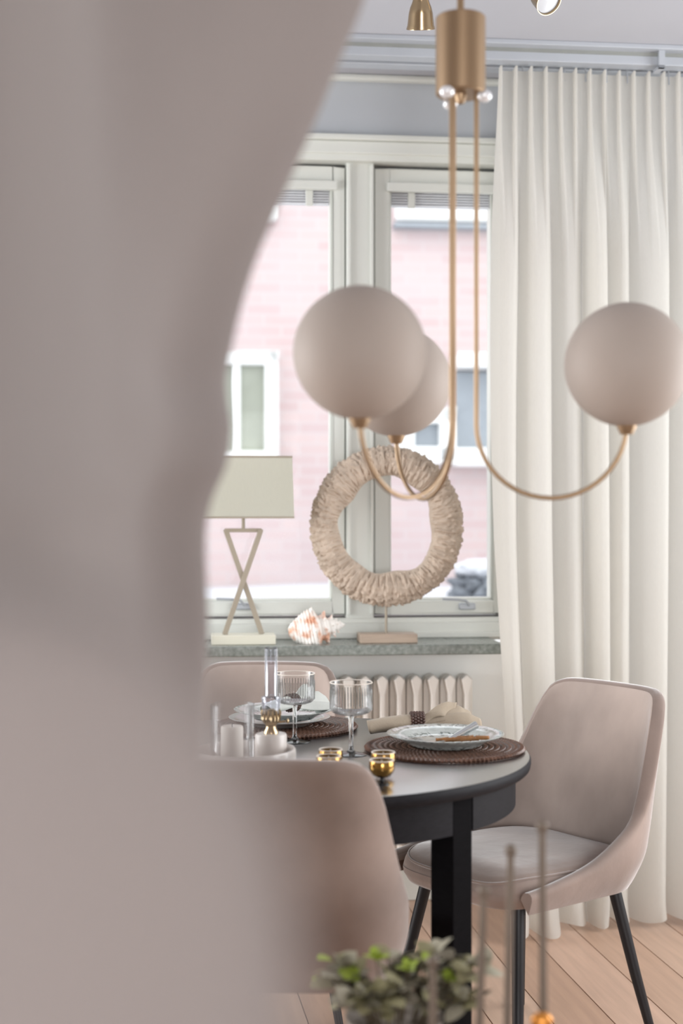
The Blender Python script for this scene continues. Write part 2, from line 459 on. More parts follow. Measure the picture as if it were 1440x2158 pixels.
# window wall (local frame: x along the wall, y outwards)
z_head = wl(800, 292, 0)[1]; z_sill = 0.842
x_l, x_r = -0.78, 0.93           # window opening
mb = MB()
mb.b2((-2.75, 0, 0), (x_l, 0.32, CEIL)); mb.b2((x_r, 0, 0), (2.3, 0.32, CEIL))
mb.b2((x_l, 0, z_head), (x_r, 0.32, CEIL))
ww = wall_frame(struct(mb.build('wall_window', M['wall'], smooth=False)))
mb = MB().b2((x_l, 0.04, 0), (x_r, 0.32, z_sill - 0.032))
mb.build('niche_panel', M['radwall'], ww, smooth=False)
# white bead where wall meets ceiling, and baseboard
z_b0 = wl(880, 174, -0.02)[1]
wall_frame(struct(MB().b2((-2.7, -0.035, z_b0), (2.25, 0.0, CEIL)).build('trim_1', M['lacquer'], smooth=False, bevel=0.006)))
wall_frame(struct(MB().b2((-2.7, -0.018, 0), (2.25, 0.0, 0.11)).build('baseboard_window', M['lacquer'], smooth=False, bevel=0.004)))
wall_frame(struct(MB().b2((x_l + 0.01, 0.018, 0), (x_r - 0.01, 0.04, 0.13)).build('trim_2', M['lacquer'], smooth=False, bevel=0.004)))

# stone sill
sl = MB().b2((-1.2, -0.215, z_sill - 0.032), (0.485, 0.10, z_sill)).build('trim_3', M['marble'], bevel=0.004)
wall_frame(struct(sl))

# ---- window_1
win = wall_frame(struct(empty('window_1')))
G = 0.13                          # depth of glass plane
def lx(p, ly): return wl(p, 1000, ly)[0]
def lz(p, ly, at=850): return wl(at, p, ly)[1]
zt_frame, zt_sash, zt_glass = z_head, lz(357, 0.05), lz(412, G)
zb_glass, zb_sash, zb_frame = lz(1263, G), lz(1293, 0.05), z_sill
sashes = [(-0.72, lx(727, .05), -0.64, lx(697, G)),
          (lx(790, .05), lx(1056, .05), lx(815, G), lx(1031, G)),
          (lx(1084, .05), 0.90, lx(1112, G), 0.84)]
# fixed frame: head, bottom rail, mullions; stepped so that the edges catch light
mb = MB()
mb.b2((x_l, 0.0, zt_sash + 0.012), (x_r, 0.2, zt_frame)); mb.b2((x_l, 0.03, z_sill - 0.01), (x_r, 0.2, zb_sash - 0.012))
mb.b2((x_l, 0.02, z_sill), (sashes[0][0] - .008, 0.2, zt_frame)); mb.b2((sashes[2][1] + .008, 0.02, z_sill), (x_r, 0.2, zt_frame))
mb.b2((sashes[0][1] + .004, 0.035, zb_sash - 0.02), (sashes[1][0] - .004, 0.2, zt_sash + 0.02))
mb.b2((sashes[1][1] + .004, 0.035, zb_sash - 0.02), (sashes[2][0] - .004, 0.2, zt_sash + 0.02))
mb.build('window_frame', M['lacquer'], win, smooth=False, bevel=0.004)
mb = MB()
mb.b2((x_l - .02, -0.028, z_head - 0.012), (x_r + .02, 0.006, z_head + 0.006))
mb.b2((x_l, -0.012, lz(328, 0)), (x_r, 0.004, z_head - 0.012))
mb.build('head_moulding', M['lacquer'], win, smooth=False, bevel=0.004)
mb = MB()
for a, b in ((sashes[0][1], sashes[1][0]), (sashes[1][1], sashes[2][0])):
    for x in (a + .012, b - .012): mb.b2((x - .005, 0.022, zb_sash), (x + .005, 0.04, zt_sash + 0.006))
mb.build('mullion_bead', M['lacquer'], win, smooth=False, bevel=0.002)
# lower stepped rail between the sashes and the stone sill
mb = MB().b2((x_l, 0.0, z_sill), (x_r, 0.035, lz(1332, .02))); mb.b2((x_l, 0.015, z_sill), (x_r, 0.04, lz(1312, .02)))
mb.build('bottom_rail', M['lacquer'], win, smooth=False, bevel=0.004)
slat_me = None
for (s0, s1, g0, g1) in sashes:
    sa = MB()
    sa.b2((s0, 0.05, zb_sash), (g0, 0.15, zt_sash)); sa.b2((g1, 0.05, zb_sash), (s1, 0.15, zt_sash))
    sa.b2((g0, 0.05, zt_glass), (g1, 0.15, zt_sash)); sa.b2((g0, 0.05, zb_sash), (g1, 0.15, zb_glass))
    so = sa.build('sash', M['lacquer'], win, smooth=False, bevel=0.003)
    ga = MB(); e = 0.0022
    ga.b2((s0 - 2*e, 0.06, zb_sash - 2*e), (s0, 0.16, zt_sash + 2*e)); ga.b2((s1, 0.06, zb_sash - 2*e), (s1 + 2*e, 0.16, zt_sash + 2*e))
    ga.b2((s0, 0.06, zt_sash), (s1, 0.16, zt_sash + 2*e)); ga.b2((s0, 0.06, zb_sash - 2*e), (s1, 0.16, zb_sash))
    ga.build('gasket', M['gap'], so, smooth=False)
    be = MB(); q = 0.008
    be.b2((g0, 0.075, zb_glass), (g0 + q, G, zt_glass)); be.b2((g1 - q, 0.075, zb_glass), (g1, G, zt_glass))
    be.b2((g0, 0.075, zb_glass), (g1, G, zb_glass + q))
    be.build('glazing_bead', M['lacquer'], so, smooth=False, bevel=0.002)
    MB().b2((g0, G, zb_glass), (g1, G + 0.004, zt_glass)).build('pane', M['pane'], win, smooth=False)
    # raised venetian blind: head box and the stack of slats under it
    hb = MB().b2((g0 - 0.012, 0.032, lz(402, .03)), (g1 + 0.012, 0.055, lz(384, .03))).build('blind_head_box', M['lacquer'], win, smooth=False, bevel=0.002)
    z1, z0 = lz(404, .09), lz(437, .09)
    n = 6
    for k in range(n):
        z = z0 + (z1 - z0) * (k + 0.5) / n
        MB().box(((g0 + g1) / 2, 0.095, z), (g1 - g0 - 0.02, 0.03, (z1 - z0) / n * 0.55)).build('slat', M['slat'], win, smooth=False, bevel=0.001)
    xc = g0 + 0.075 if s0 > 0 else g1 - 0.075
    MB().b2((xc - 0.012, 0.07, z0 - 0.006), (xc + 0.012, 0.082, z1 + 0.004)).build('blind_clip', M['lacquer'], win, smooth=False, bevel=0.003)
# sash latches
for p in (512, 985):
    x, z = wl(p, 1278, 0.04)
    hd = MB().box((x, 0.042, z), (0.055, 0.02, 0.022)).build('latch', M['alu'], win, bevel=0.005)
    MB().tube([(x + 0.005, 0.03, z + 0.004), (x - 0.008, 0.022, z + 0.020), (x - 0.035, 0.02, z + 0.024), (x - 0.085, 0.02, z + 0.026)], 0.0045, 8).build('latch_lever', M['alu'], hd)

# ------------------------------------------------------------------ outside, seen through the panes
FAC = 5.2
fac = wall_frame(tag(empty('brick_building'), 'pale red brick building across the yard with white framed windows', 'building'))
MB().b2((-5, FAC, 0.2), (6, FAC + 0.4, 4.6)).build('brick_wall', M['brick'], fac, smooth=False)
def out_window(x0, y0, x1, y1, fr, glass, mullion=None):
    a, zt = wl(x0, y0, FAC); b, zb = wl(x1, y1, FAC)
    w = MB()
    w.b2((a, FAC - 0.09, zb), (a + fr, FAC, zt)); w.b2((b - fr, FAC - 0.09, zb), (b, FAC, zt))
    w.b2((a, FAC - 0.09, zt - fr), (b, FAC, zt)); w.b2((a, FAC - 0.09, zb), (b, FAC, zb + fr))
    if mullion:
        mx_ = wl(mullion, y0, FAC)[0]; w.b2((mx_ - .03, FAC - 0.07, zb), (mx_ + .03, FAC, zt))
    o = w.build('window', M['outwhite'], fac, smooth=False, bevel=0.01)
    MB().b2((a + fr * .8, FAC - 0.03, zb + fr * .8), (b - fr * .8, FAC - 0.01, zt - fr * .8)).build('pane', glass, o, smooth=False)
    return o
out_window(360, 742, 584, 978, 0.088, M['outglass'], 497)
out_window(838, 860, 955, 975, 0.11, M['outgrey'], None)
a, zt = wl(958, 785, FAC); b, zb = wl(1120, 945, FAC)
MB().b2((a, FAC - 0.06, zb), (b, FAC, zt)).build('grey_panel', M['outgrey'], fac, smooth=False)
a, zt = wl(950, 750, FAC); b, zb = wl(1130, 783, FAC)
MB().b2((a, FAC - 0.25, zb), (b, FAC, zt)).build('canopy', M['outwhite'], fac, smooth=False, bevel=0.02)
a, zt = wl(950, 946, FAC); b, zb = wl(1120, 985, FAC)
MB().b2((a, FAC - 0.2, zb), (b, FAC, zt)).build('window_ledge', M['outwhite'], fac, smooth=False, bevel=0.02)
a, zt = wl(832, 438, FAC); b, zb = wl(1150, 474, FAC)
MB().b2((a, FAC - 0.05, zb), (b, FAC, zt + 0.6)).build('upper_window', M['outwhite'], fac, smooth=False, bevel=0.02)
a, zt = wl(828, 474, FAC); b, zb = wl(1155, 490, FAC)
MB().b2((a, FAC - 0.10, zb), (b, FAC, zt)).build('upper_window_sill', M['outgrey'], fac, smooth=False)
a, zt = wl(520, 436, FAC); b, zb = wl(583, 470, FAC)
MB().b2((a, FAC - 0.12, zb), (b, FAC, zt)).build('wall_lantern', M['outwhite'], fac, smooth=False, bevel=0.02)
zs = wl(700, 1234, FAC)[1]
sn = MB().grid(lambda u, v: (-5 + 11 * u, 0.34 + (FAC - 0.34) * v, zs - 0.0 + 0.03 * noise.noise((u * 9, v * 5, 0)) - 0.25 * (1 - v) ** 2), 60, 30)
sno = sn.build('snow_ground', M['snow']); wall_frame(sno); sno['kind'] = 'structure'
# frosted shrub with its snow cap
lxs, zsb = wl(1030, 1240, 3.2)
shr = tag(empty('shrub'), 'grey frosted shrub with a snow cap outside the window', 'shrub')
D_ = D0 + lxs * SA + 3.2 * CA
shr.location = (lxs * CA - 3.2 * SA, D_, 0.66)
def blob(r, sc, amp, fr, zc):
    def f(u, v):
        a = 2 * PI * u; t = PI * (0.02 + 0.96 * v)
        d = Vector((math.sin(t) * math.cos(a), math.sin(t) * math.sin(a), -math.cos(t)))
        k = r * (1 + amp * noise.noise(d * fr))
        return (d.x * k * sc[0], d.y * k * sc[1], zc + d.z * k * sc[2])
    return f
MB().grid(blob(0.2, (1, .8, .75), 0.45, 5, 0.13), 60, 40, cu=True).build('foliage', M['shrub'], shr)
MB().grid(blob(0.17, (1.1, .9, .35), 0.2, 3, 0.27), 40, 24, cu=True).build('snow_cap', M['snow'], shr)

# ------------------------------------------------------------------ curtain and its ceiling rail
rail = wall_frame(thing('curtain_rail', 'white twin-track curtain rail fixed along the ceiling', 'curtain rail'))
rail.location.z = 0
MB().b2((-1.6, -0.40, CEIL - 0.014), (1.6, -0.22, CEIL)).build('track_plate', M['alu'], rail, smooth=False, bevel=0.002)
for y in (-0.335, -0.26):
    MB().b2((-1.6, y - 0.025, CEIL - 0.050), (1.6, y + 0.025, CEIL - 0.014)).build('track', M['alu'], rail, smooth=False, bevel=0.002)
MB().b2((-1.6, -0.364, CEIL - 0.024), (1.6, -0.355, CEIL - 0.014)).build('track_groove', M['gap'], rail, smooth=False)
CY = -0.31
xb = wl(1378, 120, CY)[0]
MB().b2((xb - 0.009, CY - 0.078, CEIL - 0.066), (xb + 0.009, CY - 0.066, CEIL - 0.012)).b2((xb - 0.009, CY - 0.078, CEIL - 0.066), (xb + 0.009, CY - 0.02, CEIL - 0.058)).build('overlap_bracket', M['alu'], rail, smooth=False)

c0 = wl(1046, 500, CY)[0]; c1 = 1.22
cur = wall_frame(thing('curtain', 'long white linen curtain with pleated heading beside the window', 'curtain'))
FOLDS = [(0, 0.0)]
rnd = random.Random(3)
centres = []
xx = 0.0
while xx < 1.06:
    w = rnd.uniform(0.085, 0.155); centres.append((xx + w / 2, w, rnd.uniform(0.6, 1.15))); xx += w
def cfold(s):
    """broad folds of uneven width"""
    for c, w, a in centres:
        if abs(s - c) <= w / 2 + 1e-9:
            t = (s - c) / w
            return a * (1 - abs(2 * t) ** 2.6)
    return 0.0
CW = c1 - c0
TOPZ, BOTZ = 2.588, 0.012
def curtain_pt(u, v):
    s = u
    z = TOPZ + (BOTZ - TOPZ) * v
    k = min(1, max(0, (v - 0.03) / 0.22)); k = k * k * (3 - 2 * k)
    ph = s * 17
    pleat = 0.5 + 0.5 * math.tanh(5 * math.sin(2 * PI * ph))
    top = 0.022 * pleat + 0.006 * math.sin(9 * s)
    wav = cfold(s + 0.010 * math.sin(3.1 * v + 7 * s) * v)
    amp = 0.078 + 0.03 * v
    low = amp * wav + 0.012 * math.sin(2 * PI * (s * 6.3 + 0.4 * v)) * v
    lowfront = 0.13 * max(0, 1 - s / 0.36) * max(0, (v - 0.55) / 0.45)
    y = CY - (top * (1 - k) + low * k) - lowfront * k
    x = c0 + CW * s + 0.013 * (1 - k) * math.cos(2 * PI * ph) * 0.5 + 0.006 * math.sin(2 * PI * s * 5 + 2 * v) * k
    if s < 0.02: x -= 0.004 * math.sin(5 * v)
    x -= 0.022 * math.sin(PI * min(1, v * 1.3)) * max(0, 1 - s * 6)
    # soft break where the cloth meets the floor
    if v > 0.97: y -= 0.02 * ((v - 0.97) / 0.03) ** 2 * math.sin(s * 40)
    z += 0.010 * (pleat - 0.5) * (1 - k) + (0.012 + 0.03 * max(0, s - 0.4) + 0.014 * math.sin(s * 31)) * max(0, v - 0.9) * 5
    return (x, y, max(0.006, z))
MB().grid(curtain_pt, 420, 90).build('cloth', M['curtain'], cur, ang=180)
for k in range(12):
    s = (k + 0.25) / 12
    MB().tube([(c0 + CW * s, CY - 0.002, TOPZ - 0.03), (c0 + CW * s, CY + 0.004, TOPZ + 0.012), (c0 + CW * s, CY - 0.001, CEIL - 0.050)], 0.0022, 6).build('hook', M['alu'], cur)

# ------------------------------------------------------------------ radiator under the sill
rad = wall_frame(thing('radiator', 'off-white ribbed column radiator on the wall under the stone sill', 'radiator'))
rz1, rz0 = lz(1424, -0.05), 0.14
pitch = 36.2 * 4.36 / F
rx1 = lx(1000, -0.05)
nsec = 17
sec = MB()
w = pitch
# one section: two slim columns joined by an arched head, with a recess between
outl = []
for i in range(9):
    a = PI * i / 8
    outl.append((w * 0.5 * 0.96 * math.cos(a), rz1 - 0.030 + 0.030 * math.sin(a)))
body = [(w * .48, rz0)] + outl + [(-w * .48, rz0)]
sec.prism(body, -0.03, 0.01)
# rib in front with pointed arch opening left and right
sec.prism([(w * .14, rz0), (w * .14, rz1 - 0.06), (w * .34, rz1 - 0.012), (0.0, rz1 + 0.004), (-w * .34, rz1 - 0.012), (-w * .14, rz1 - 0.06), (-w * .14, rz0)], -0.075, -0.03)
sec_me = sec.mesh('radiator_section', False); sec_me.materials.append(M['rad'])
for k in range(nsec):
    o = bpy.data.objects.new('radiator_section', sec_me); col.objects.link(o); o.parent = rad
    o.location = (rx1 - w / 2 - k * w, 0, 0)
    b_ = o.modifiers.new('bevel', 'BEVEL'); b_.width = 0.004; b_.segments = 2; b_.limit_method = 'ANGLE'
MB().tube([(rx1 + 0.02, -0.035, rz0 + 0.04), (rx1 + 0.02, -0.035, 0.0)], 0.009, 10).tube([(rx1 + 0.02, -0.035, rz0 + 0.04), (rx1 - 0.02, -0.035, rz0 + 0.04)], 0.009, 10).build('pipe', M['rad'], rad)
for k in (2, nsec - 3):
    MB().b2((rx1 - k * w - .02, 0.0, rz1 - .2), (rx1 - k * w + .02, 0.04, rz1 - .16)).build('wall_bracket', M['rad'], rad, smooth=False)

# ------------------------------------------------------------------ dining table
TC = Vector((-0.10, 2.935, 0)); TR = 0.50; TZ = 0.74
tab = thing('dining_table', 'round black stained wooden dining table set for a meal', 'table', TC)
MB().lathe([(0.0, TZ - 0.026), (TR - 0.006, TZ - 0.026), (TR - 0.002, TZ - 0.022), (TR, TZ - 0.014), (TR, TZ - 0.006), (TR - 0.003, TZ - 0.001), (TR - 0.007, TZ), (0.0, TZ)], 128).build('table_top', M['table3'], tab)
tt = tab.children[0]; tt.data.materials.append(M['table'])
for p_ in tt.data.polygons:
    if p_.normal.z > 0.95: p_.material_index = 1
leg_angles = [math.radians(a) for a in (-45, 68, 190)]
LR = 0.438; LS = 0.056
def arc_box(r0, r1, z0, z1, a0, a1, n=30):
    m_ = MB(); vs_ = []; fs = []
    for i in range(n + 1):
        a = a0 + (a1 - a0) * i / n
        for (r, z) in ((r0, z0), (r1, z0), (r1, z1), (r0, z1)): vs_.append((r * math.cos(a), r * math.sin(a), z))
    for i in range(n):
        for k in range(4):
            q = (k + 1) % 4
            fs.append((i * 4 + k, i * 4 + q, (i + 1) * 4 + q, (i + 1) * 4 + k))
    fs += [(0, 1, 2, 3), (n * 4 + 3, n * 4 + 2, n * 4 + 1, n * 4)]
    return m_.add(vs_, fs)
half = LS / 2 / LR
for i, a in enumerate(leg_angles):
    MB().box((LR * math.cos(a), LR * math.sin(a), (TZ - 0.026) / 2), (LS, LS, TZ - 0.026), a).build('leg', M['table2'], tab, bevel=0.002)
    b = leg_angles[(i + 1) % 3]
    if b < a: b += 2 * PI
    arc_box(0.445, 0.468, TZ - 0.098, TZ - 0.026, a + half, b - half).build('apron', M['table3'], tab)

# ------------------------------------------------------------------ dining chairs
def U_path(t, w, yb, yf, r):
    """t in 0..1 along a U: right front -> back -> left front; returns x, y and tangent-side factor"""
    L1 = yf - (yb + r); La = r * PI / 2; Lb = 2 * (w - r)
    tot = 2 * L1 + 2 * La + Lb; s = t * tot
    if s < L1: return (w, yf - s)
    s -= L1
    if s < La: a = s / r; return (w - r + r * math.cos(a), yb + r - r * math.sin(a))
    s -= La
    if s < Lb: return (w - r - s, yb)
    s -= Lb
    if s < La: a = PI / 2 - s / r; return (-(w - r + r * math.cos(a)), yb + r - r * math.sin(a))
    s -= La
    return (-w, yb + r + s)
def chair_meshes():
    W_, YB, YF, R_ = 0.232, -0.215, 0.20, 0.13
    TH = 0.034
    top_pts = [(0.0, 0.455), (0.08, 0.468), (0.16, 0.492), (0.22, 0.530), (0.262, 0.575), (0.286, 0.630), (0.303, 0.695), (0.318, 0.765), (0.336, 0.812), (0.362, 0.830), (0.40, 0.835), (0.5, 0.837)]
    def topz(t):
        t = t if t <= 0.5 else 1 - t
        return smooth_interp(t, top_pts)
    def pos(t, z, off):
        x, y = U_path(t, W_, YB, YF, R_)
        # outward normal by finite difference
        e = 1e-3
        xa, ya = U_path(max(0, t - e), W_, YB, YF, R_); xb_, yb_ = U_path(min(1, t + e), W_, YB, YF, R_)
        tx, ty = xb_ - xa, yb_ - ya; l = math.hypot(tx, ty); nx, ny = ty / l, -tx / l
        if nx * x + ny * y < 0: nx, ny = -nx, -ny
        x += nx * off; y += ny * off
        # under-curve: the shell draws in below the seat
        d = max(0, (0.50 - z) / 0.10); k = 1 - 0.13 * d * d
        x *= k; y *= k if y < 0 else (1 - 0.06 * d * d)
        # rake and taper of the back
        q = max(0, z - 0.44)
        back = min(1, max(0, (0.10 - y) / 0.2))
        y -= (0.22 * q + 0.10 * q * q) * back
        x *= 1 - 0.22 * max(0, z - 0.55) * back
        # gentle dish across the back
        y -= 0.0
        return (x, y, z)
    mb = MB()
    NU, NV = 90, 22
    ZB = 0.405
    def ring(u, v):
        # v runs: outer bottom -> outer top -> rounded rim -> inner top -> inner bottom
        zt = topz(u)
        if v < 0.44:
            k = v / 0.44; z = ZB + (zt - TH / 2 - ZB) * k; return pos(u, z, TH / 2)
        if v <= 0.56:
            a = PI * (v - 0.44) / 0.12
            return pos(u, zt - TH / 2 + TH / 2 * math.sin(a), TH / 2 * math.cos(a))
        k = (v - 0.56) / 0.44
        z = zt - TH / 2 + (ZB + 0.03 - (zt - TH / 2)) * k
        return pos(u, z, -TH / 2)
    nv = 51
    mb.grid(ring, NU, nv)
    # close the two front ends
    for i in (0, NU - 1):
        idx = [j * NU + i for j in range(nv)]
        for j in range(nv // 2):
            a, b, c, d = idx[j], idx[j + 1], idx[nv - 2 - j], idx[nv - 1 - j]
            if len({a, b, c, d}) == 4: mb.f.append((a, b, c, d))
            else: mb.f.append((a, b, d) if b == c else (a, b, c))
    shell = mb.mesh('shell', True, 70)
    # seat cushion: squarish pad, domed, with a rounded front
    def seat(u, v):
        a = 2 * PI * u
        ca, sa = math.cos(a), math.sin(a)
        p = 0.42
        ex = math.copysign(abs(ca) ** p, ca); ey = math.copysign(abs(sa) ** p, sa)
        hw, hd = 0.214, 0.225
        prof = [(0.0, 0.395), (0.80, 0.397), (0.95, 0.405), (1.0, 0.425), (1.005, 0.445), (0.985, 0.462), (0.93, 0.474), (0.75, 0.482), (0.4, 0.486), (0.0, 0.487)]
        i = v * (len(prof) - 1); j = min(int(i), len(prof) - 2); f = i - j
        r = prof[j][0] * (1 - f) + prof[j + 1][0] * f; z = prof[j][1] * (1 - f) + prof[j + 1][1] * f
        y = 0.012 + ey * hd * r
        x = ex * hw * r * (1 - 0.10 * max(0, y) / 0.23)
        if y < 0: x *= 1 - 0.10 * (y / 0.22) ** 2
        return (x, y + 0.0, z - 0.02 * max(0, (y - 0.14) / 0.1) ** 2 * (1 if z > 0.44 else 0))
    sm = MB().grid(seat, 64, 28, cu=True).mesh('seat', True, 60)
    sm2 = MB()
    seam = [seat(i / 64, 5.6 / 9) for i in range(64)]
    sm2.tube([(x * 1.004, y * 1.004, z) for x, y, z in seam] + [(seam[0][0] * 1.004, seam[0][1] * 1.004, seam[0][2])], 0.003, 6)
    return shell, sm, sm2.mesh('seam', True, 80)
SHELL, SEAT, SEAM = chair_meshes()
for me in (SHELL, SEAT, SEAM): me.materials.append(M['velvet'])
SHELL.materials.append(M['velvet_in'])            # inner face lightened to imitate the sheen highlight; its mottling is scuffed nap
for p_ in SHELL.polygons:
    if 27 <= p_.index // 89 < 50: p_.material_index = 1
LEGME = {}
for sx in (-1, 1):
    for sy in (-1, 1):
        m_ = MB().tube([(sx * 0.150, sy * 0.150, 0.40), (sx * 0.185, sy * 0.185, 0.2), (sx * 0.222, sy * 0.222, 0.006)], [0.0145, 0.0125, 0.0095], 16).mesh('leg')
        m_.materials.append(M['legs']); LEGME[sx, sy] = m_
bar = MB().box((0, 0, 0.392), (0.44, 0.03, 0.012), PI / 4).box((0, 0, 0.392), (0.44, 0.03, 0.012), -PI / 4).mesh('leg_bracket', False)
bar.materials.append(M['legs'])
def chair(label, loc, rz):
    t = thing('dining_chair', label, 'chair', loc, rz, 'velvet chairs around the round table')
    def p(name, me, par=t):
        o = bpy.data.objects.new(name, me); col.objects.link(o); o.parent = par; return o
    p('backrest', SHELL)
    s = p('seat', SEAT); p('seam', SEAM, s)
    for k in LEGME: p('leg', LEGME[k])
    p('leg_bracket', bar)
    return t
chair('taupe velvet shell chair with black legs standing by the white curtain', (0.410, 3.17, 0), math.radians(127))
chair('taupe velvet chair seen from behind, pushed in at the near side of the table', (-0.122, 2.622, 0), math.radians(-2))
chair('taupe velvet chair at the far side of the table under the window sill', (-0.215, 3.50, 0), math.radians(178))

# ------------------------------------------------------------------ things on the table
def placemat(label, c, R=0.170):
    t = thing('placemat', label, 'placemat', c, 0, 'round rattan placemats')
    n = 13; w_ = R / (n + 0.3)
    MB().lathe([(0, 0.0), (R - 0.004, 0.0), (R - 0.004, 0.003), (0, 0.003)], 48).build('backing', M['rattan'], t)
    for k in range(n):
        r = w_ * (k + 0.8)
        ribs = max(12, int(2 * PI * r / 0.0095))
        nu = ribs * 4
        rr = w_ * (0.52 if k < n - 1 else 0.62)
        def f(u, v, r=r, ribs=ribs, rr=rr, k=k):
            a = 2 * PI * u; b = 2 * PI * v
            q = rr * (1 + 0.26 * math.cos(ribs * a + b))
            return ((r + q * math.cos(b)) * math.cos(a), (r + q * math.cos(b)) * math.sin(a), 0.0055 + q * 0.62 * math.sin(b))
        MB().grid(f, nu, 7, cu=True, cv=True).build('coil', M['rattan'], t)
    return t
PMR = Vector((0.2215, 2.953, TZ)); PML = Vector((-0.134, 3.245, TZ))
placemat('brown rattan placemat under the printed plate near the right edge of the table', PMR)
placemat('brown rattan placemat at the far side of the table behind the wine glasses', PML)

def plate_profile(R, h):
    return [(0.0, 0.004), (R * 0.52, 0.004), (R * 0.56, 0.0), (R * 0.60, 0.0), (R * 0.64, 0.004), (R * 0.80, h * 0.62), (R * 0.995, h * 0.95),
            (R, h), (R * 0.985, h * 1.02), (R * 0.80, h * 0.72), (R * 0.66, h * 0.42), (R * 0.58, h * 0.32), (0.0, h * 0.30)]
def plate(name, label, c, R, h, m_, group):
    o = MB().lathe(plate_profile(R, h), 72).build(name, m_, ang=60)
    o.location = c; tag(o, label, 'plate', group); return o
zc = TZ + 0.0105
plate('dinner_plate', 'printed grey-green plate holding a knife, on the right rattan placemat', (0.223, 2.953, zc), 0.126, 0.026, M['china'], 'plates')
plate('dinner_plate', 'plain pale grey plate lying directly on the far rattan placemat', (PML.x - 0.012, PML.y, zc), 0.120, 0.018, M['china2'], 'plates')
plate('dinner_plate', 'printed plate stacked on the pale grey plate at the far placemat', (PML.x - 0.002, PML.y, zc + 0.0145), 0.118, 0.022, M['china'], 'plates')

def napkin(label, loc, rz, m_, k=1.0, seed=0, lift=0.0):
    """linen napkin pulled through a beaded ring: a folded roll on one side, a fan of three folds on the other"""
    t = thing('napkin', label, 'napkin', loc, rz, 'linen napkins in rings')
    zr = 0.029
    # folded roll: a teardrop sheet, open at its end so that the fold shows
    def roll(u, v):
        s_ = v                                        # 0 at the ring, 1 at the open end
        a = -0.25 * PI + 1.72 * PI * u
        w_ = 0.019 + 0.013 * s_ + 0.004 * math.sin(5 * s_); h_ = 0.019 - 0.003 * s_ * s_
        cur = 1 - 0.35 * max(0, u - 0.75) / 0.25      # inner lap curls in
        y = w_ * math.cos(a) * cur * (1 + 0.06 * math.sin(9 * s_ + 4 * u))
        z = zr - 0.010 * s_ ** 1.5 + h_ * math.sin(a) * cur
        return (-0.108 * s_ - 0.012 * math.sin(PI * u) * s_ + 0.004, y - 0.010 * s_ * s_, max(0.001, z))
    c = MB().grid(roll, 40, 22)
    # fan
    for i, (rise, side, wid, ln) in enumerate(((0.030, 0.034, 0.036, 0.128), (0.016, 0.010, 0.044, 0.148), (-0.004, -0.018, 0.046, 0.150), (0.040, 0.022, 0.016, 0.090))):
        def fan(u, v, i=i, rise=rise, side=side, wid=wid, ln=ln):
            e = 2 * u - 1
            ww = 0.016 + (wid - 0.016) * v ** 0.8
            x = 0.002 + ln * v * (1 - 0.10 * e * e) + 0.004 * math.sin(7 * u + i)
            y = e * ww + side * v + 0.005 * math.sin(6 * v + 3 * u)
            crown = 0.020 * (1 - e * e) * (1 - 0.3 * v)
            z = zr - 0.016 + crown + rise * math.sin(min(1, v * 1.1) * PI * 0.62) - 0.016 * v * v * abs(e) \
                + (0.0075 * math.sin(9 * u + 2.2 * i + 2 * v) + 0.010 * e * (1 if i != 2 else 0.3)) * v - 0.012 * max(0, v - 0.8) / 0.2 * (i != 3)
            return (x, y, max(0.001 + 0.0015 * i, z))
        c.grid(fan, 26, 26)
    o = c.build('cloth', m_, t, ang=180, solid=0.0022)
    ring = MB()
    for q in range(5):
        for j in range(20):
            a = 2 * PI * (j + 0.5 * (q % 2)) / 20
            ring.sphere(((q - 2) * 0.0064, 0.0225 * math.cos(a), zr + 0.0225 * math.sin(a)), 0.0042, 8, 6)
    ring.build('napkin_ring', M['bead'], t)
    t.scale = (k, k, k)
    return t
napkin('beige linen napkin in a dark beaded ring behind the right plate', (0.172, 3.128, TZ + 0.002), math.radians(3), M['linen'])
napkin('white linen napkin in a beaded ring on the stacked plates at the far placemat', (PML.x + 0.018, PML.y - 0.035, zc + 0.031), math.radians(48), M['linen2'], 0.82)

# cutlery on the printed plate
kn = thing('table_knife', 'silver table knife leaning across the printed plate', 'knife', (0.223, 2.953, zc))
MB().tube([(0.006, -0.035, 0.017), (0.03, -0.02, 0.027), (0.066, 0.0, 0.043)], [0.0055, 0.0075, 0.0085], 12).build('handle', M['steel'], kn)
MB().add([(0.006, -0.043, 0.016), (0.006, -0.027, 0.016), (-0.07, -0.05, 0.011), (-0.066, -0.066, 0.011),
          (0.006, -0.043, 0.018), (0.006, -0.027, 0.018), (-0.07, -0.05, 0.0125), (-0.066, -0.066, 0.0125)],
         [(0,1,2,3), (7,6,5,4), (0,4,5,1), (1,5,6,2), (2,6,7,3), (3,7,4,0)]).build('blade', M['steel'], kn, smooth=False)
bf = thing('bamboo_spreader', 'small amber ridged bamboo spreader on the printed plate', 'cutlery', (0.25, 2.91, zc + 0.012))
pts = []; rad_ = []
for i in range(31):
    s = i / 30
    pts.append((-0.05 + 0.09 * s, 0.004 - 0.012 * s, 0.004 + 0.006 * s)); rad_.append(0.0045 * (1 + 0.25 * (1 if i % 6 == 0 else 0)))
MB().tube(pts, rad_, 10).build('handle', M['bamboo'], bf)
MB().tube([(-0.035, 0.016, 0.004), (0.0, 0.012, 0.007), (0.03, 0.004, 0.011)], [0.004, 0.005, 0.004], 8).build('side_stick', M['bamboo'], bf)
MB().box((0.047, -0.010, 0.012), (0.030, 0.014, 0.008), -0.2).build('knot', M['bamboo'], bf, bevel=0.003)

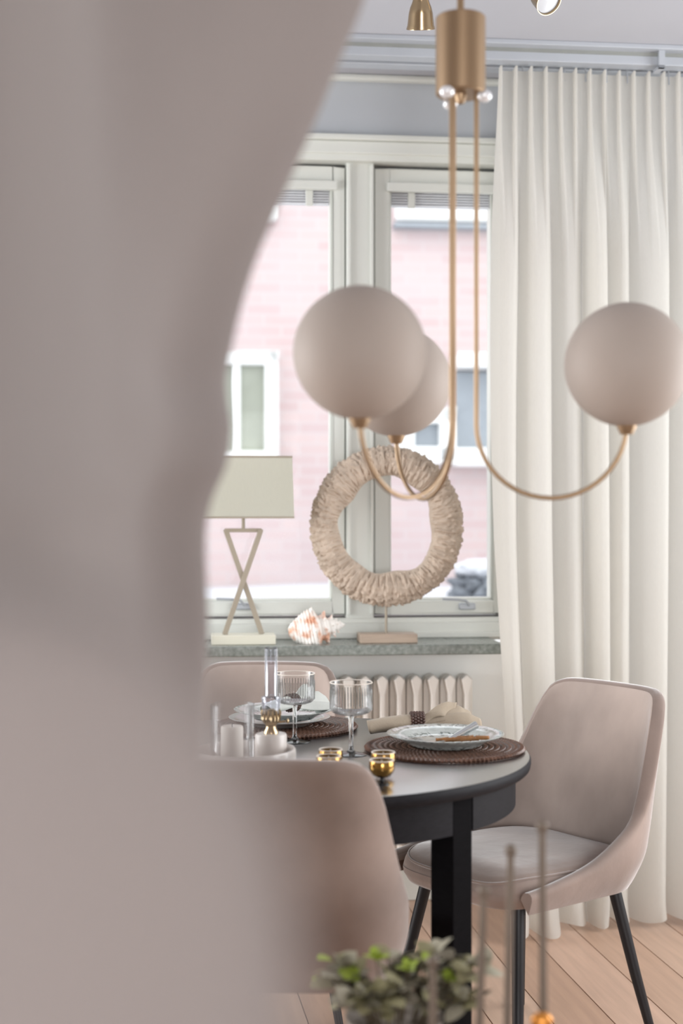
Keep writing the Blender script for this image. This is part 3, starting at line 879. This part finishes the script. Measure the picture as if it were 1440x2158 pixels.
# fluted wine glasses
def wine_glass(label, c):
    t = thing('wine_glass', label, 'wine glass', c, 0, 'fluted wine glasses')
    hB = 0.083; R = 0.0445; Hh = 0.152
    def fl(j, a, r, z):
        return 0.018 * math.cos(36 * a) * min(1, max(0, (Hh - 0.012 - z) / 0.02)) if r > 0.03 else 0.0
    prof = [(0.005, hB - 0.003), (0.022, hB), (0.038, hB + 0.006), (0.0435, hB + 0.012), (R, hB + 0.02), (R, hB + 0.04), (R, Hh - 0.012), (R, Hh)]
    bo = MB().lathe(prof, 160, fl=fl)
    # inner wall
    bo.f = bo.f[:-2] if False else bo.f
    bowl = MB()
    vs_, n = [], 160
    bowl.lathe(prof[1:], n, fl=fl); bowl.f = [f for f in bowl.f if len(f) == 4]
    inner = [(max(0.0001, r - 0.0016), z + (0.002 if z < Hh - 0.001 else 0)) for r, z in prof[1:]]
    bowl2 = MB().lathe(inner, n); bowl2.f = [f for f in bowl2.f if len(f) == 4]
    bowl.add(bowl2.v, bowl2.f)
    b_ = bowl.build('bowl', M['glass'], t)
    MB().lathe([(0.0001, hB - 0.001), (0.022, hB + 0.001), (0.037, hB + 0.006), (0.030, hB + 0.009), (0.0001, hB + 0.006)], 48).build('bowl_base', M['glass'], b_)
    ribs = MB()
    for i in range(44):
        a = 2 * PI * i / 44
        ribs.tube([(R * math.cos(a), R * math.sin(a), hB + 0.012), (R * math.cos(a), R * math.sin(a), Hh - 0.016)], 0.0008, 5)
    ribs.build('fluting', M['flute'], b_)
    rim = [(R * math.cos(2 * PI * i / 64), R * math.sin(2 * PI * i / 64), Hh) for i in range(65)]
    MB().tube(rim, 0.0011, 6, caps=False).build('rim', M['rim'], b_)
    MB().lathe([(0.0001, hB), (0.0062, hB - 0.002), (0.0046, hB - 0.012), (0.0042, 0.03), (0.0052, 0.012), (0.010, 0.006), (0.0001, 0.006)], 20).build('stem', M['crystal'], t)
    MB().lathe([(0.0001, 0.007), (0.008, 0.007), (0.020, 0.0035), (0.034, 0.0018), (0.036, 0.0008), (0.035, 0.0), (0.0001, 0.0)], 48).build('foot', M['crystal'], t)
    return t
M['flute'] = thin_glass('fluted_glass_ribs', (0.80, 0.81, 0.81), 0.5)
M['crystal'] = mat('solid_crystal', (250, 251, 251), 0.02, var=0.0, trans=1.0, ior=1.48)
M['rim'] = mat('polished_glass_rim', (236, 226, 214), 0.15, var=0.02)
wine_glass('fluted wine glass nearer the camera, in front of the radiator', (0.020, 2.893, TZ))
wine_glass('fluted wine glass beside the oil lamp chimney, in front of the far plate', (-0.104, 3.055, TZ))

# round tray with oil lamp and hurricane candle
tr = MB().lathe([(0.0, 0.0), (0.092, 0.0), (0.099, 0.004), (0.101, 0.012), (0.101, 0.036), (0.0995, 0.039), (0.096, 0.039), (0.0945, 0.036), (0.094, 0.012), (0.09, 0.008), (0.0, 0.008)], 64).build('tray', M['tray'])
TRC = Vector((-0.192, 2.745, TZ)); tr.location = TRC
tag(tr, 'round marbled ceramic tray holding the oil lamp behind the near chair', 'tray')
ol = thing('oil_lamp', 'small oil lamp with white base, brass burner and glass chimney', 'oil lamp', (-0.142, 2.772, TZ + 0.008))
MB().lathe([(0.0, 0.0), (0.030, 0.0), (0.032, 0.003), (0.032, 0.052), (0.030, 0.056), (0.0, 0.057)], 40).build('base', M['ceramic'], ol)
bu = MB().lathe([(0.0, 0.056), (0.015, 0.056), (0.015, 0.060), (0.011, 0.067), (0.010, 0.071), (0.016, 0.079), (0.0185, 0.086), (0.0185, 0.094), (0.013, 0.099), (0.008, 0.104), (0.0, 0.106)], 40,
          fl=lambda j, a, r, z: 0.06 * math.cos(16 * a) if 0.075 < z < 0.096 else 0).build('burner', M['brass2'], ol)
MB().tube([(0.012, 0, 0.078), (0.030, -0.002, 0.081)], 0.002, 8).sphere((0.034, -0.002, 0.0815), 0.0055, 14, 10, (0.5, 1, 1)).build('knob', M['brass2'], bu)
cp = []
for k in range(14):
    a = 2 * PI * k / 14
    cp.append((0.0175 * math.cos(a), 0.0175 * math.sin(a)))
pr = MB()
for x, y in cp: pr.tube([(x, y, 0.090), (x * 1.12, y * 1.12, 0.098), (x * 1.05, y * 1.05, 0.104)], [0.002, 0.0018, 0.0008], 6)
pr.build('prong', M['brass2'], bu)
ch = MB().lathe([(0.0165, 0.092), (0.0175, 0.10), (0.0185, 0.115), (0.0185, 0.124), (0.0195, 0.1265), (0.0190, 0.130), (0.0125, 0.1325), (0.0122, 0.14), (0.0122, 0.224), (0.0128, 0.229)], 40)
ch.f = [f for f in ch.f if len(f) == 4]
ch.build('chimney', M['chimney'], ol, solid=0.0012)
hu = thing('hurricane_glass', 'clear glass cylinder candle holder at the left end of the tray', 'candle holder', (-0.214, 2.700, TZ + 0.008))
gl = MB().lathe([(0.0001, 0.0), (0.040, 0.0), (0.043, 0.004), (0.043, 0.124), (0.0415, 0.126), (0.040, 0.124), (0.040, 0.006), (0.0001, 0.006)], 56)
gl.build('glass_cylinder', M['glass'], hu)
ca_ = MB().lathe([(0.0, 0.0065), (0.021, 0.0065), (0.022, 0.008), (0.022, 0.080), (0.020, 0.083), (0.010, 0.081), (0.0, 0.080)], 36).build('candle', M['candle'])
ca_.parent = hu
MB().tube([(0, 0, 0.079), (0.001, 0, 0.088)], 0.001, 6).build('wick', M['legs'], ca_)

# gold footed cups
def gold_cup(label, c):
    t = thing('gold_cup', label, 'cup', c, 0, 'small gold footed cups')
    MB().lathe([(0.0001, 0.014), (0.010, 0.0145), (0.0185, 0.019), (0.0235, 0.027), (0.0245, 0.034), (0.0235, 0.042), (0.0225, 0.046), (0.0215, 0.046), (0.0222, 0.041), (0.0228, 0.034), (0.021, 0.028)], 36).build('bowl', M['gold'], t)
    MB().lathe([(0.0001, 0.036), (0.0222, 0.036), (0.0222, 0.0375), (0.0001, 0.0375)], 30).build('wax_fill', M['goldin'], t)
    MB().tube([(0, 0, 0.037), (0, 0, 0.046)], 0.0009, 6).build('wick', M['candle'], t)
    MB().tube([(0.0222 * math.cos(2*PI*i/36), 0.0222 * math.sin(2*PI*i/36), 0.046) for i in range(37)], 0.0011, 6, caps=False).build('rim', M['rim'], t)
    MB().lathe([(0.0001, 0.015), (0.004, 0.014), (0.0028, 0.010), (0.0045, 0.007), (0.0028, 0.004), (0.014, 0.002), (0.0145, 0.0), (0.0001, 0.0)], 24).build('foot', M['legs'], t)
for (x, y, l) in ((-0.0213, 2.690, 'gold glass cup farthest back in the row of three behind the near chair'),
                  (-0.0244, 2.617, 'gold glass cup in the middle of the row of three'),
                  (-0.029, 2.548, 'gold glass cup nearest the chair back, mostly hidden by it'),
                  (0.0807, 2.659, 'gold glass cup of the right pair, the one nearer the placemat'),
                  (0.0754, 2.575, 'front gold glass cup of the right pair, at the corner of the chair back')):
    gold_cup(l, (x, y, TZ))

# ------------------------------------------------------------------ things on the sill (wall-local coordinates)
def sill_thing(name, label, cat, p, ly, rz=0.0):
    x = wl(p, 1360, ly)[0]
    t = thing(name, label, cat, (x * CA - ly * SA, D0 + x * SA + ly * CA, z_sill), ANG + rz)
    return t
SY = -0.115
PXS = (D0 + SY) / F               # metres per pixel there
lamp = sill_thing('table_lamp', 'table lamp with ivory box shade and crossed metal frame on the sill', 'lamp', 513, SY)
MB().b2((-0.100, -0.05, 0), (0.098, 0.05, 0.029)).build('base', M['lampbase'], lamp, bevel=0.002)
zb0, ztp = 0.029, 0.029 + (1343 - 1122) * PXS
def strut(a, b, w=0.016):
    A, B = Vector(a), Vector(b); d = B - A
    ax = Matrix.Rotation(math.atan2(d.x, d.z), 3, 'Y')
    return (A + B) / 2, (w, w, d.length), ax
s = MB()
for k, y in ((1, -0.0035), (-1, 0.0035)):
    c, sz, ax = strut((k * -39 * PXS, y, zb0), (k * 37 * PXS, y, ztp - 0.003))
    s.box(c, sz, rot=ax)
s.b2((-39 * PXS, -0.006, ztp - 0.012), (39 * PXS, 0.006, ztp))
s.build('crossed_frame', M['lampmetal'], lamp, smooth=False, bevel=0.001)
MB().tube([(0, 0, ztp), (0, 0, ztp + 0.10)], 0.0055, 12).build('stem', M['lampmetal'], lamp)
zs0 = 0.029 + (1343 - 1099) * PXS; zs1 = 0.029 + (1343 - 974) * PXS
sh = MB()
def shade_ring(w, d, z, r=0.012):
    return [(-w, -d, z), (w, -d, z), (w, d, z), (-w, d, z)]
a_ = shade_ring(0.152, 0.085, zs0); b_ = shade_ring(0.146, 0.080, zs1)
sh.add(a_ + b_, [(0, 1, 5, 4), (1, 2, 6, 5), (2, 3, 7, 6), (3, 0, 4, 7)])
sho = sh.build('shade', M['shade'], lamp, smooth=False, solid=0.002)
tr_ = MB()
for w, d, z in ((0.1525, 0.0855, zs0), (0.1465, 0.0805, zs1)):
    tr_.b2((-w, -d - .001, z - .003), (w, -d + .002, z + .003)); tr_.b2((-w, d - .002, z - .003), (w, d + .001, z + .003))
    tr_.b2((-w - .001, -d, z - .003), (-w + .002, d, z + .003)); tr_.b2((w - .002, -d, z - .003), (w + .001, d, z + .003))
tr_.build('shade_trim', M['lampmetal'], sho, smooth=False)
MB().tube([(-0.146, 0, zs1 - .01), (0.146, 0, zs1 - .01)], 0.0025, 6).tube([(0, 0, zs1 - .01), (0, 0, ztp + 0.09)], 0.004, 8).build('shade_carrier', M['lampmetal'], lamp)

# carved ring sculpture
wr_ = sill_thing('ring_sculpture', 'carved pale wood ring sculpture on a block stand on the sill', 'sculpture', 816, SY)
MB().b2((-0.090, -0.045, 0), (0.090, 0.045, 0.028)).build('block', M['wreathbase'], wr_, bevel=0.002)
zc_ = 0.028 + (1340 - 1114) * PXS
RO = 161 * PXS; RI = 99 * PXS; Rm = (RO + RI) / 2; rm = (RO - RI) / 2
rng = random.Random(5)
def wreath(u, v):
    a = 2 * PI * u; b = 2 * PI * v
    ca, sa, cb, sb = math.cos(a), math.sin(a), math.cos(b), math.sin(b)
    # the inner edge is an uneven hand-cut opening, the outer edge lobed
    inner = 0.006 * math.sin(3 * a + 0.7) + 0.005 * math.sin(5 * a + 2) + 0.003 * math.sin(8 * a)
    n1 = noise.noise((ca * 5, sa * 5, sb * 1.2))
    n3 = noise.noise((ca * 14 + 7, sa * 14, sb * 2.5))
    n2 = noise.noise((ca * 30, sa * 30, sb * 5 + cb * 4))
    ridge = abs(math.sin(27 * a + 3.0 * n1 + 1.6 * n3)) ** 0.5
    cross = abs(math.sin(3.2 * b + 6 * n3 + 2 * n1)) ** 0.6
    face = max(0, 1 - max(0, -cb) ** 6)
    q = rm * (1 + face * (0.17 * ridge + 0.10 * cross + 0.16 * n2 + 0.10 * n3 - 0.16))
    R = Rm + q * cb - (inner if cb < 0 else 0) * max(0, -cb)
    vert = 1.035
    return (R * ca, q * 0.82 * sb, zc_ + R * sa * vert)
MB().grid(wreath, 420, 72, cu=True, cv=True).build('carved_ring', M['wreath'], wr_)
MB().tube([(-0.003, 0, 0.026), (-0.003, 0, zc_ - RI - rm)], 0.0042, 12).build('pin', M['lampmetal'], wr_)

# spiny seashell: a spiral cone with knobs, lying on its side
shl = sill_thing('seashell', 'large spiky cream and pink seashell lying on the sill', 'seashell', 668, SY - 0.005)
# axis along local x: siphon tip at the left, apex at the right, whorls stepping down, knobs on each shoulder
prof_s = [(-0.089, 0.010), (-0.082, 0.022), (-0.066, 0.035), (-0.045, 0.049), (-0.022, 0.059), (-0.006, 0.060), (0.004, 0.052), (0.009, 0.039), (0.020, 0.041), (0.029, 0.039),
          (0.035, 0.031), (0.039, 0.026), (0.047, 0.0275), (0.053, 0.024), (0.057, 0.019), (0.064, 0.0185), (0.069, 0.014), (0.074, 0.011), (0.080, 0.009), (0.089, 0.001)]
tilt = Matrix.Rotation(math.radians(-9), 3, 'Y')
def shell_w(u, v):
    a = 2 * PI * v
    x = -0.089 + 0.178 * u
    xs_ = x - 0.008 * (v - 0.5)                    # spiral offset of the whorls
    r = smooth_interp(xs_, prof_s)
    r *= 1 + 0.05 * math.sin(60 * u * 2) * (1 if x < 0 else 0.4) + 0.09 * noise.noise((x * 60, math.cos(a) * 2.5, math.sin(a) * 2.5))
    lip = math.exp(-((a - 3.9) / 0.5) ** 2) * max(0, 1 - abs(x + 0.035) / 0.06) * 0.35
    r = max(0.001, r * (1 + lip))
    return tuple(tilt @ Vector((x, r * math.cos(a), r * math.sin(a))))
mbs = MB().grid(shell_w, 90, 56, cv=True)
srnd = random.Random(2)
for (xw, rw, n_, L_) in ((-0.046, 0.040, 8, 0.010), (-0.016, 0.053, 9, 0.017), (0.024, 0.040, 9, 0.014), (0.048, 0.027, 9, 0.010), (0.063, 0.018, 8, 0.007), (0.074, 0.011, 6, 0.004)):
    for k in range(n_):
        a = 2 * PI * (k + srnd.uniform(-0.15, 0.15)) / n_ + xw * 20
        d = Vector((0, math.cos(a), math.sin(a))); b0 = Vector((xw, 0, 0)) + d * rw * 0.86
        tp = Vector((xw + L_ * 0.55, 0, 0)) + d * (rw + L_)
        mbs.tube([tilt @ b0, tilt @ (b0 * 0.4 + tp * 0.6), tilt @ tp], [L_ * 0.62, L_ * 0.36, L_ * 0.06], 8)
mbs.v = [(v[0], v[1] * 0.8, max(0.0, v[2] + 0.044)) for v in mbs.v]
mbs.build('spiral_body', M['shell'], shl)

# ------------------------------------------------------------------ pendant lamp
PD = 2.03 * F / 2600
PC = Vector(((971 - 720) / F * PD, PD, 0))
pen = thing('pendant_lamp', 'brass pendant lamp with three taupe glass globes on curved arms', 'pendant lamp', PC)
def pz(y): return H - (y - 1079) / F * PD
zc1, zc0 = pz(37), pz(200)
MB().lathe([(0.0, zc0), (0.0395, zc0), (0.0412, zc0 + 0.002), (0.0412, zc1 - 0.002), (0.0395, zc1), (0.0, zc1)], 64).build('canopy_cylinder', M['brass'], pen)
MB().tube([(0, 0, zc1 - 0.002), (0, 0, CEIL)], 0.0058, 14).build('rod', M['brass'], pen)
MB().lathe([(0.0, CEIL - 0.03), (0.05, CEIL - 0.03), (0.055, CEIL - 0.025), (0.055, CEIL), (0.0, CEIL)], 48).build('ceiling_rose', M['brass'], pen)
MB().lathe([(0.0, zc0 - 0.016), (0.006, zc0 - 0.014), (0.009, zc0 - 0.006), (0.010, zc0), (0.0, zc0)], 24).build('finial', M['brass'], pen)
GR = 0.1; rin, rout = 0.026, 0.268
zbot = pz(1050); zg = 1.488 
rarc = (rout - rin) / 2
for deg in (231, 351, 111):
    a = math.radians(deg); d = Vector((math.cos(a), math.sin(a), 0))
    # depth is stretched with the focal length so that the arms keep their span
    pts = [d * rin + Vector((0, 0, zc0 + 0.01)), d * rin + Vector((0, 0, (zc0 + zbot + rarc) / 2))]
    for k in range(25):
        t_ = PI * k / 24
        pts.append(d * (rin + rarc - rarc * math.cos(t_)) + Vector((0, 0, zbot + rarc - rarc * math.sin(t_))))
    pts.append(d * rout + Vector((0, 0, zg - GR + 0.005)))
    ar = MB().tube(pts, 0.0040, 12).build('arm', M['brass'], pen)
    MB().sphere(d * rin * 1.5 + Vector((0, 0, zc0 - 0.004)), 0.0125, 16, 12, (1, 1, 0.8)).build('cap_nut', M['nut'], ar)
    c = d * rout + Vector((0, 0, zg))
    MB().sphere(c, GR, 64, 40).build('globe', M['globe'], pen)
    MB().lathe([(0.0, -0.012), (0.010, -0.012), (0.016, 0.0), (0.018, 0.008), (0.0, 0.008)], 24, c + Vector((0, 0, -GR - 0.001))).build('globe_holder', M['brass'], pen)

# ------------------------------------------------------------------ ceiling spotlights
sp_ = thing('ceiling_spotlights', 'brass ceiling spotlight bar with two small bell-shaped heads', 'spotlight')
SD = 3.3
def spot(p, axis, name='spot_head'):
    """bell: p is the centre of its mouth, axis points out of the mouth"""
    z_ = Vector(axis).normalized(); R = z_.to_track_quat('Z', 'Y').to_matrix()
    prof = [(0.0001, -0.098), (0.014, -0.098), (0.0165, -0.094), (0.0175, -0.072), (0.021, -0.060), (0.0255, -0.05), (0.029, -0.036), (0.032, -0.01), (0.0345, -0.002), (0.0345, 0.0), (0.0325, 0.0), (0.030, -0.010), (0.0001, -0.012)]
    m_ = MB().lathe(prof, 40); m_.v = [tuple(R @ Vector(v) + Vector(p)) for v in m_.v]
    h = m_.build(name, M['brass2'], sp_)
    l_ = MB().lathe([(0.0001, -0.0085), (0.0305, -0.0085), (0.0305, -0.006), (0.0001, -0.003)], 32); l_.v = [tuple(R @ Vector(v) + Vector(p)) for v in l_.v]
    l_.build('lens', M['lens'], h)
    ap = R @ Vector((0, 0, -0.09)) + Vector(p)
    MB().tube([ap, ap + Vector((0, 0.03, 0.015)), (ap.x, ap.y + 0.03, CEIL - 0.02)], 0.005, 10).build('spot_arm', M['brass2'], sp_)
M['lens'] = mat('frosted_lens', (200, 202, 205), 0.15, var=0.02)
p1 = px(887, 62, SD); p2 = px(1158, 4, SD + 0.02)
spot(p1, (0.02, 0.42, -1)); spot(p2, (0.42, -0.62, -0.66))
MB().b2((p1.x - 0.12, SD + 0.03, CEIL - 0.028), (p2.x + 0.12, SD + 0.075, CEIL)).build('ceiling_bar', M['brass2'], sp_, bevel=0.004)

# ------------------------------------------------------------------ foreground: sideboard top with plant and rod stand (below the frame)
SBZ = 0.44
sb = thing('sideboard', 'low oak sideboard in front of the camera carrying the plant', 'sideboard', (0.16, 1.95, 0))
MB().b2((-0.30, -0.17, SBZ - 0.025), (0.36, 0.17, SBZ)).build('top_board', M['oak'], sb, bevel=0.004)
for x in (-0.27, 0.33):
    for y in (-0.14, 0.14): MB().box((x, y, (SBZ - 0.025) / 2), (0.035, 0.035, SBZ - 0.025)).build('leg', M['oak'], sb, bevel=0.004)
PLD = 1.95
pl = thing('potted_plant', 'bushy olive and yellow-green leafy plant at the bottom of the view', 'plant', (0.075, PLD, SBZ))
MB().lathe([(0.0, 0.0), (0.05, 0.0), (0.058, 0.01), (0.068, 0.09), (0.07, 0.095), (0.066, 0.095), (0.06, 0.08), (0.0, 0.078)], 40).build('pot', M['pot'], pl)
lr = random.Random(11)
leaf_me = []
for i, mk in enumerate(('leafA', 'leafB', 'leafC', 'leafD', 'leafB')):
    def lf(u, v, i=i):
        s = v; wd = (math.sin(PI * s) ** 0.7) * 0.42 * (1 - 0.25 * s)
        x = (u - 0.5) * 2 * wd
        return (x, s, 0.10 * math.sin(PI * s) - 0.35 * x * x - 0.18 * s * s)
    me = MB().grid(lf, 5, 7).mesh('leaf', True, 180); me.materials.append(M[mk]); leaf_me.append(me)
stems = []
for k in range(22):
    a = 2 * PI * lr.random(); rr = 0.115 * math.sqrt(lr.random()); hh = lr.uniform(0.13, 0.185) * (1 - 2.2 * rr * rr / 0.04 * 0.12)
    base = Vector((0.03 * math.cos(a), 0.03 * math.sin(a), 0.075)); tip = Vector((rr * math.cos(a) * 1.1, rr * math.sin(a) * 0.8, hh))
    midp = (base + tip) / 2 + Vector((0, 0, 0.03))
    pts = [base, midp, tip]
    MB().tube(pts, [0.0022, 0.0018, 0.001], 6).build('stem', M['stem'], pl)
    stems.append(pts)
for k in range(230):
    b, m_, t_ = stems[k % len(stems)]
    f = lr.uniform(0.35, 1.02)
    p = (b * (1 - f) ** 2 + m_ * 2 * f * (1 - f) + t_ * f * f)
    r_ = lr.random()
    kind = 2 if (r_ < 0.05 and f > 0.7) else (0 if r_ < 0.40 else (1 if r_ < 0.62 else (4 if r_ < 0.75 else 3)))
    o = bpy.data.objects.new('leaf', leaf_me[kind]); col.objects.link(o); o.parent = pl
    o.location = p; sc = lr.uniform(0.026, 0.046); o.scale = (sc, sc, sc)
    o.rotation_euler = (lr.uniform(-0.4, 1.1), lr.uniform(-0.5, 0.5), lr.uniform(0, 2 * PI))
# two taller fresh shoots
for (x, y) in ((793, 2015), (862, 2038), (948, 2062)):
    t = px(x, y, PLD) - Vector((0.075, PLD, SBZ))
    MB().tube([(t.x * 0.5, 0, 0.10), (t.x * 0.9, 0, t.z * 0.7 + 0.03), t], [0.002, 0.0016, 0.001], 6).build('stem', M['stem'], pl)
    for q in range(4):
        o = bpy.data.objects.new('leaf', leaf_me[2]); col.objects.link(o); o.parent = pl
        o.location = (t.x, t.y, t.z - 0.006); o.scale = (0.022,) * 3; o.rotation_euler = (lr.uniform(0.2, 1.2), 0, q * PI / 2 + 0.3)
RD = 1.80
rs = thing('rod_stand', 'bronze stand of thin upright rods with ball tips in the foreground', 'ornament', (0.19, RD, SBZ))
MB().b2((-0.115, -0.028, 0.0), (0.105, 0.028, 0.014)).build('base_plate', M['rod'], rs, bevel=0.004)
for (x0, y0, xb_, dy) in ((1143, 1742, 1146, 0.0), (1077, 1792, 1070, 0.012), (1020, 1878, 1011, -0.01), (912, 2026, 913, 0.010)):
    tip = px(x0, y0, RD + dy) - Vector((0.19, RD, SBZ)); lo = px(xb_, 2158, RD + dy) - Vector((0.19, RD, SBZ))
    d = (lo - tip) / (lo.z - tip.z)
    foot = tip + d * (0.012 - tip.z)
    foot.x = max(-0.105, min(0.095, foot.x))
    r_ = MB().tube([foot, lo, tip], [0.0060, 0.0055, 0.0050], 10).build('rod', M['rod'], rs)
    MB().sphere(tip, 0.0085, 16, 12).build('ball_tip', M['rod'], r_)
    if x0 == 1143:
        MB().sphere(px(1142, 2152, RD + dy - 0.012) - Vector((0.19, RD, SBZ)), 0.013, 20, 14, (1.1, 0.8, 0.9)).build('bead', M['copper'], r_)

# ------------------------------------------------------------------ near drape, tied back at the left of the doorway
dr = thing('drape', 'large taupe drape hanging close to the camera on the left, out of focus', 'drape')
FD = 1.30
far_px = [(-2400, 1240), (-900, 1010), (-400, 890), (0, 768), (100, 728), (200, 688), (290, 650), (400, 602), (540, 543), (640, 511), (730, 490), (800, 478), (850, 482), (900, 489), (980, 478), (1040, 452), (1090, 438), (1150, 434), (1330, 440), (1500, 430), (1800, 420), (2158, 430), (4000, 440)]
ND = 0.27
near_px = [(1079, -900), (1150, -300), (1220, 80), (1300, 300), (1400, 400), (1500, 455), (1600, 520), (1750, 590), (1900, 620), (2158, 645), (2600, 660), (20000, 660)]
def drape_ring(z):
    yf = 1079 + (H - z) / FD * F; yn = 1079 + (H - z) / ND * F
    Xf = (smooth_interp(yf, far_px) - 720) / F * FD
    Xn = -0.15 if yn < 1079 else (interp(yn, near_px) - 720) / F * ND
    Xn = max(-0.15, Xn)
    ctrl = [(-0.95, 0.20), (-0.45, 0.21), (-0.25 + (Xn + 0.15) * .5, 0.225), (Xn - 0.05, 0.245), (Xn - 0.008, 0.262), (Xn, ND + 0.005), (Xn - 0.012, 0.30), (min(Xn, -0.05) - 0.06, 0.36), (-0.14, 0.5), (-0.16, 0.75),
            (min(-0.17, Xf - 0.05), 1.0), (Xf - 0.05, 1.22), (Xf - 0.006, 1.285), (Xf, FD), (Xf - 0.01, 1.318), (Xf - 0.1, 1.35), (Xf - 0.4, 1.38), (-1.2, 1.4), (-1.25, 0.9), (-1.1, 0.4)]
    return ctrl
rows = []
zs_ = [CEIL] + [2.65 - 0.05 * i for i in range(1, 18)]
z = 1.78
while z > 1.0: zs_.append(z); z -= 0.0075
zs_ += [0.98, 0.9, 0.8, 0.7, 0.6, 0.5, 0.4, 0.3, 0.2, 0.1, 0.02]
zs_ = sorted(set(round(q, 4) for q in zs_), reverse=True)
db = MB(); nr = None
for z in zs_:
    c = drape_ring(z); n = len(c); line = []
    for i in range(n):
        p0, p1_, p2_, p3 = (Vector(c[(i + k) % n]) for k in (-1, 0, 1, 2))
        for q in range(5):
            t = q / 5
            m1 = (p2_ - p0) * 0.35; m2 = (p3 - p1_) * 0.35
            p = (2*t**3-3*t*t+1)*p1_ + (t**3-2*t*t+t)*m1 + (-2*t**3+3*t*t)*p2_ + (t**3-t*t)*m2
            line.append((p.x, p.y, z))
    rows.append(line)
nr = len(rows[0])
db.v = [p for l in rows for p in l]
for j in range(len(rows) - 1):
    for i in range(nr):
        k = (i + 1) % nr
        db.f.append((j * nr + i, j * nr + k, (j + 1) * nr + k, (j + 1) * nr + i))
db.build('drape_cloth', M['drape'], dr, ang=180)
bpy.context.view_layer.update()
